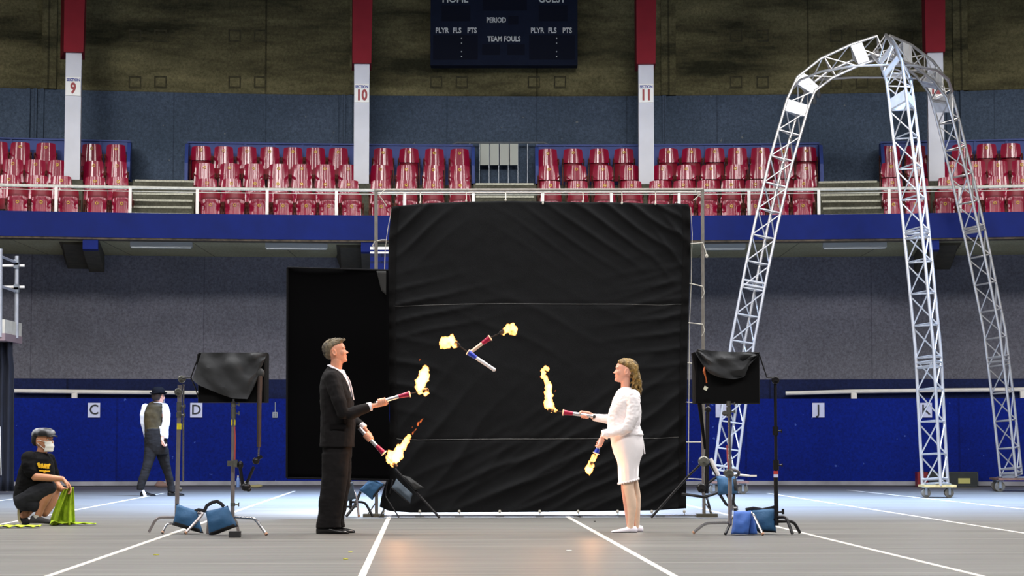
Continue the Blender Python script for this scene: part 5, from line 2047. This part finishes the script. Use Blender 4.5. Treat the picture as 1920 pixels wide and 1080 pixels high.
open_hand(m, at(304, 823, YK - .1), V((.02, -.2, -1)), V((.3, -.9, 0)), V((1, 0, 0)), curl=(.9, .9, .6))
open_hand(m, at(275, 824, YK + .2), V((0, .1, -1)), V((0, 1, 0)), V((1, 0, 0)), curl=(.5, .5, .4))
solid('body', m, M_skin2, wal, vox=.0065, sm=3)
face_parts(wal, HK)
obj('white_face_paint', MB().sheet(lambda u, v: HK(.112 - .06 * abs(u * 2 - 1) ** 2, (u * 2 - 1) * .072, lerp(.01, .15, v)), 12, 8, HK.R @ V((1, 0, 0)), .004), mat('white_greasepaint', (232, 230, 240), .6), wal, sharp=0)
M_hat = mat('black_felt', (11, 11, 15), .9, spec=.1)
m = MB()
rg = []
for z, r in ((.155, .118), (.165, .116), (.20, .112), (.235, .104), (.262, .082), (.278, .045), (.282, .01)):
    rg.append(superring(HK(-.004, 0, z), HK.R @ V((1, 0, 0)), HK.R @ V((0, 1, 0)), r, r, r * .9, 24, 2.1))
m.loft(rg)
hat = obj('bowler_hat', m, M_hat, wal, sharp=0)
br = MB()
rg = []
for r, z in ((.100, .160), (.150, .158), (.158, .168), (.150, .172), (.100, .168)):
    rg.append([HK(-.004 + math.cos(a * math.pi / 14) * r, math.sin(a * math.pi / 14) * r * .86, z + .018 * abs(math.sin(a * math.pi / 14))) for a in range(28)])
br.loft(rg, closed=True)
obj('hat_brim', br, M_hat, hat, sharp=0)
obj('back_hair', MB().loft([superring(HK((a + b) / 2, 0, z), HK.R @ V((1, 0, 0)), HK.R @ V((0, 1, 0)), (b - a) / 2, (b - a) / 2, w, 20) for z, a, b, w in
                            ((.05, -.09, -.03, .05), (.09, -.118, -.02, .077), (.14, -.122, .01, .081), (.17, -.12, .02, .081))]), mat('dark_brown_hair', (40, 28, 24), .8), wal, sharp=0)
cr = [HK(math.cos(a * math.pi / 10) * .075 - .01, math.sin(a * math.pi / 10) * .075, .008 - .012 * math.cos(a * math.pi / 10)) for a in range(20)]
obj('shirt_collar', MB().tube(cr, .018, 8, flat=.5, closed=True), M_shirt, wal)
M_ws = mat('bright_white_shirt', (240, 240, 248), .7, bump=.3, bscale=8, var=.02)
m = MB()
limb(m, YK, ((308, 764, 0, .070), (312, 778, -.01, .066), (311.5, 792, -.03, .062), (309, 805, -.06, .060), (307, 814, -.08, .052)))
px_loft(m, YK, ((800, 300, 317, .08, -.06), (815, 301, 317, .07, -.06), (822, 306, 316, .05, -.05)))
solid('shirt_sleeve', m, M_ws, wal, vox=.008, sm=3, amp=.006, freq=12, crease=.4)
m = MB()
limb(m, YK, ((273, 764, 0, .066), (269, 778, .02, .06), (269.5, 792, .06, .055), (273, 806, .12, .05), (275, 820, .18, .042)))
solid('shirt_sleeve', m, M_ws, wal, vox=.008, sm=3, amp=.005, freq=12)
M_vest = mat('olive_brown_vest', (40, 34, 22), .7, spec=.2, rgb2=(66, 56, 36), var=.1, scale=5, bump=.4, bscale=9)
m = MB()
px_loft(m, YK, ((752, 285, 300, .05), (756, 279, 305, .09), (762, 274, 309, .115), (775, 270.5, 305.5, .125), (790, 270, 304, .12), (802, 271.5, 304.5, .115), (810, 271, 307, .125)))
solid('vest', m, M_vest, wal, vox=.008, sm=3, amp=.005, freq=9)
M_tr2 = mat('dark_grey_trousers', (30, 28, 28), .9, spec=.15, var=.1, scale=14, bump=.3, bscale=8)
m = MB()
px_loft(m, YK, ((804, 272, 307, .12), (815, 271, 311, .135), (830, 270.5, 314, .14), (845, 271.5, 315, .13), (852, 273, 314, .11)))
px_loft(m, YK, ((840, 271, 298, .085, -.04), (855, 271, 294, .085, -.05), (870, 269, 288, .078, -.07), (885, 265.5, 283, .072, -.09), (900, 261.5, 278, .066, -.11), (912, 259.5, 274, .06, -.12), (918, 259, 272, .058, -.12)))
px_loft(m, YK, ((840, 288, 315, .085, .06), (855, 292, 316, .085, .08), (870, 298, 317, .078, .10), (885, 303, 319, .072, .14), (900, 308, 322.5, .066, .16), (912, 311, 324, .06, .17), (923, 311.5, 326, .058, .17)))
solid('trousers', m, M_tr2, wal, vox=.008, sm=3, amp=.006, freq=8, crease=.4)
h = fl(263, 931)
obj('shoe', shoe(MB(), at(264, 931, YK - .12) * 1, (.75, .65), .27, .052, z0=0), M_shoe, wal, sharp=0)
obj('spat', MB().tube([at(268, 919, YK - .14), at(272, 930, YK - .14)], [.02, .026], 10), M_ws, wal)
obj('shoe', shoe(MB(), V((at(315, 929, YK + .17).x, YK + .15, 0)), (.9, .45), .27, .052), M_shoe, wal, sharp=0)

# ------------------------------------------------------------------ the crouching man
YC = fl(78, 984).y
cro = thing('person', V((at(70, 984, YC).x, YC, 0)), 'person crouching in cap, face mask and black T-shirt, holding green cloth', 'person')
parent_skin[0] = M_skin3
HC = HeadFrame(at(80.5, 847, YC), math.radians(-24), 0, 0, 1.0)
m = MB()
head(m, HC)
limb(m, YC, ((80, 842, 0, .055), (77, 853, 0, .057), (74, 860, 0, .06)))
px_loft(m, YC, ((860, 62, 84, .09), (875, 52, 88, .11), (900, 46, 84, .11), (925, 42, 76, .11), (940, 42, 68, .10)))
limb(m, YC, ((58, 866, -.13, .045), (57, 880, -.195, .046), (66, 894, -.21, .043), (92, 896, -.22, .037), (117, 898, -.22, .027)))
limb(m, YC, ((88, 868, .11, .045), (99, 886, .19, .044), (104, 905, .20, .043), (112, 915, .15, .037), (118, 918, .10, .027)))
open_hand(m, at(118, 898.5, YC - .22), V((.75, -.05, -.75)), V((.3, -.75, .1)), V((-.5, 0, -.6)), curl=(.35, .55, .5), s=1.05)
open_hand(m, at(119, 918, YC + .08), V((.8, -.2, -.4)), V((.2, -.6, .6)), V((0, 0, -1)), curl=(.4, .5, .5))
# thighs, shins
limb(m, YC, ((48, 938, -.09, .065), (72, 924, -.14, .062), (94, 913, -.16, .056)))
limb(m, YC, ((95, 914, -.16, .056), (84, 935, -.15, .058), (76, 953, -.14, .044), (71, 970, -.13, .036)))
limb(m, YC, ((48, 940, .09, .065), (75, 928, .16, .062), (103, 916, .18, .058)))
limb(m, YC, ((104, 918, .18, .054), (98, 942, .14, .05), (84, 962, .06, .042)))
limb(m, YC, ((60, 950, .05, .05), (50, 962, .0, .045), (44, 966, 0, .04)))
solid('body', m, M_skin3, cro, vox=.0055, sm=3)
face_parts(cro, HC, mat('dark_brow', (40, 30, 26), .9))
# mask
M_mask = mat('white_pleated_mask', (226, 226, 220), .8)
m = MB()


def mask_fn(u, v):
    s = u * 2 - 1
    x = .128 - .050 * s * s - .018 * (1 - math.sin(v * math.pi)) + .003 * math.sin(v * 16)
    return HC(x, s * .066, lerp(.0, .112, v))


m.sheet(mask_fn, 14, 12, HC.R @ V((-1, 0, 0)), .004)
mk = obj('face_mask', m, M_mask, cro, sharp=0)
obj('ear_loop', MB().tube([HC(.080, -.066, .100), HC(.03, -.080, .115), HC(-.01, -.088, .115), HC(-.012, -.088, .09), HC(.03, -.080, .06), HC(.078, -.066, .02)], .0025, 5), M_mask, mk)
# short hair, flat cap
M_hd = mat('black_short_hair', (22, 18, 18), .8)
m = MB()
m.loft([superring(HC((a + b) / 2, 0, z), HC.R @ V((1, 0, 0)), HC.R @ V((0, 1, 0)), (b - a) / 2, (b - a) / 2, w, 22) for z, a, b, w in
        ((.06, -.09, -.04, .05), (.09, -.115, -.028, .075), (.14, -.12, -.0, .080), (.165, -.12, .03, .081), (.20, -.10, .05, .07))])
obj('short_hair', m, M_hd, cro, sharp=0)
M_cap = mat('dark_plaid_cap_cloth', (16, 17, 24), .7, rgb2=(120, 122, 128), var=.2, scale=16, detail=0)
m = MB()
m.loft([superring(HC(c, 0, z), HC.R @ V((1, 0, 0)), HC.R @ V((0, 1, 0)), r, r, w, 24, 2.2) for z, c, r, w in
        ((.158, -.004, .118, .088), (.172, -.002, .126, .096), (.195, .006, .128, .100), (.222, .004, .112, .088), (.240, .0, .078, .060), (.247, -.004, .03, .025))])
cp = obj('flat_cap', m, M_cap, cro, sharp=0)
m = MB()
m.sheet(lambda u, v: HC(.085 + .080 * v - .03 * (u * 2 - 1) ** 2 * (1), (u * 2 - 1) * (.080 - .02 * v), .176 - .016 * v - .012 * (u * 2 - 1) ** 2), 12, 6, (0, 0, 1), .008)
obj('cap_peak', m, mat('black_cap_peak', (20, 20, 24), .6), cp, sharp=0)
# T-shirt
M_tee = mat('black_tshirt_cotton', (8, 8, 10), .9, spec=.15, var=.1, scale=8, bump=.4, bscale=8)
m = MB()
px_loft(m, YC, ((847, 62, 84, .07), (852, 55, 90, .12), (860, 46, 97, .175), (873, 39, 101, .20), (890, 34, 102, .20), (910, 29.5, 98, .195), (928, 26, 88, .19), (942, 28, 72, .18), (952, 32, 60, .15)))
limb(m, YC, ((54, 860, -.15, .078), (53, 872, -.19, .072), (58, 884, -.205, .066)))
limb(m, YC, ((90, 862, .14, .072), (97, 880, .19, .066), (101, 890, .2, .062)))
ts = solid('tshirt', m, M_tee, cro, vox=.007, sm=3, amp=.007, freq=9, crease=.4)
M_yl = mat('yellow_screen_print', (226, 178, 18), .7)
c = at(83, 874, YC - .215)
for i, (x, y, w, h) in enumerate(((73, 872, .026, .052), (75.5, 875, .018, .03), (79, 873.5, .026, .046), (82, 876, .016, .022), (85, 874, .026, .046), (89.5, 874.5, .022, .046), (92.5, 872, .014, .024), (78, 882.5, .05, .014), (84, 884, .03, .020), (90, 883.5, .04, .014), (62, 889, .016, .022))):
    c = at(x, y, YC - .203 + (max(0, x - 82)) * .0035)
    Rr = Matrix.Rotation(math.radians(8 + (x - 70) * 1.4), 3, 'Z')
    b1 = MB().box(c, (w, .016, h), Rr @ Matrix.Rotation((-.35, .5, -.2, .6, .15, -.15, .6, .1, -.3, 0, .4)[i], 3, 'Y'))
    obj('shirt_print', b1, M_yl, ts, smooth=False)
# shorts
M_shorts = mat('charcoal_shorts', (38, 39, 44), .9, spec=.2, var=.12, scale=12, bump=.4, bscale=9)
m = MB()
px_loft(m, YC, ((925, 36, 70, .14), (938, 29, 78, .17), (950, 32, 76, .17), (958, 40, 66, .13)))
limb(m, YC, ((46, 938, -.10, .108), (66, 926, -.14, .102), (82, 919, -.155, .088), (92, 914, -.16, .078)))
limb(m, YC, ((46, 940, .10, .105), (72, 928, .15, .098), (90, 921, .17, .082)))
limb(m, YC, ((60, 940, -.12, .09), (66, 946, -.13, .08)))
solid('shorts', m, M_shorts, cro, vox=.007, sm=3, amp=.006, freq=9, crease=.4)
M_snk = mat('dark_grey_sneaker', (58, 56, 58), .7)
M_sole = mat('pale_sneaker_sole', (196, 192, 182), .6)
h = V((at(62, 984, YC).x, YC - .13, 0))
sh1 = obj('sneaker', shoe(MB(), h, (1, -.1), .275, .048, z0=.018), M_snk, cro, sharp=0)
obj('sole', MB().loft([[h + V((x, sy * w, z)) for sy, z in ((-1, 0), (1, 0), (1, .022), (-1, .022))] for x, w in ((.0, .03), (.03, .04), (.12, .042), (.2, .048), (.255, .03), (.275, .015))]), M_sole, sh1, sharp=30)
obj('sock', MB().tube([at(70, 966, YC - .13), at(69, 973, YC - .13)], .044, 12), M_sole, cro)
# the other foot stands on its toes, heel up
m = MB()
p0, p1, p2 = at(47, 981, YC + .02), at(42, 960, YC + .02), at(52, 980, YC + .02)
m.capsules([at(55, 980, YC + .02), at(47, 978, YC + .02), at(43, 966, YC + .02), at(43, 955, YC + .02)], [.026, .042, .046, .036], 12)
sh2 = solid('sneaker', m, mat('black_sneaker', (26, 28, 36), .6), cro, vox=.007, sm=3)
obj('sole', MB().loft([[at(x, y, YC + .02) + V((dx, dy, 0)) for dx, dy in ((-.014, -.04), (.012, -.04), (.012, .04), (-.014, .04))] for x, y in ((37, 951), (36.5, 962), (37.5, 975), (41, 981))]), mat('cream_sole', (196, 184, 140), .6), sh2, sharp=30)

# green cloth
M_gr = mat('lime_green_felt', (138, 164, 22), .85, rgb2=(158, 186, 30), var=.1, scale=14, bump=.5, bscale=12)
g = thing('green_cloth', V((at(118, 984, YC).x, YC - .2, 0)), 'lime green cloth held up by the crouching person, trailing on the floor', 'cloth')


def green(u, v):
    k = v ** .8
    x = lerp(lerp(119, 138, u), lerp(90, 141, u), k) + (2.5 * math.sin(v * 5 + u * 3) * (1 - abs(2 * u - 1)))
    y = lerp(lerp(918, 913, u), 986, v)
    d = .055 * math.sin(u * 13 + v * 1.5) * (.25 + v * .75) + .02 * math.sin(u * 29 + 1)
    p = at(x, y, YC - .23 + d + .05 * v)
    p.z = max(p.z, .006)
    return p


obj('hanging_fold', MB().sheet(green, 46, 26, (0, 1, 0), .005), M_gr, g, sharp=0)


def green_floor(u, v):
    a = fl(lerp(94, 176, u), 986 - 1.5 * math.sin(u * 3), 0)
    w = lerp(.16, .035, u ** .7)
    p = V((a.x, YC - .16 + (v - .5) * 2 * w, .008))
    p.z += .035 * abs(math.sin(u * 9 + v * 5)) * (1 - u) + .010 * abs(math.sin(u * 14 + v * 3))
    return p


obj('floor_fold', MB().sheet(green_floor, 46, 14, (0, 0, 1), .006), M_gr, g, sharp=0)


def green2(u, v):
    p = fl(lerp(-40, 75, u), 990, 0)
    p = V((p.x, p.y + (v - .5) * .36 * (1 - .5 * u), .006 + .018 * abs(math.sin(u * 17 + v * 4))))
    return p


obj('green_cloth_strip', MB().sheet(green2, 40, 8, (0, 0, 1), .006), mat('yellow_green_felt', (172, 190, 40), .85, var=.12, scale=10), None,
    'yellow green cloth strip lying flat on the floor at the left picture edge', 'cloth', sharp=0)

# small bits of tape and scraps on the floor
for k, (x, y, w, c, lab) in enumerate(((657, 1036, .03, (200, 196, 70), 'yellow'), (648, 1049, .025, (190, 190, 90), 'yellow'), (1067, 1033, .03, (235, 235, 230), 'white'), (1115, 978, .022, (40, 36, 36), 'dark'),
                                       (293, 1041, .03, (196, 196, 80), 'yellow'))):
    p = fl(x, y)
    obj('tape_scrap', MB().box(p + V((0, 0, .004)), (w, w * 1.2, .006), Matrix.Rotation(k, 3, 'Z')), mat('scrap_%s_tape' % lab, c, .7), None,
        'tiny %s tape scrap on the floor %s' % (lab, ('in front of suited person', 'below left of suited person, nearer the camera', 'between the two jugglers, near the camera', 'beside the feet of person in white', 'below the left sandbags')[k]),
        'scrap', smooth=False)
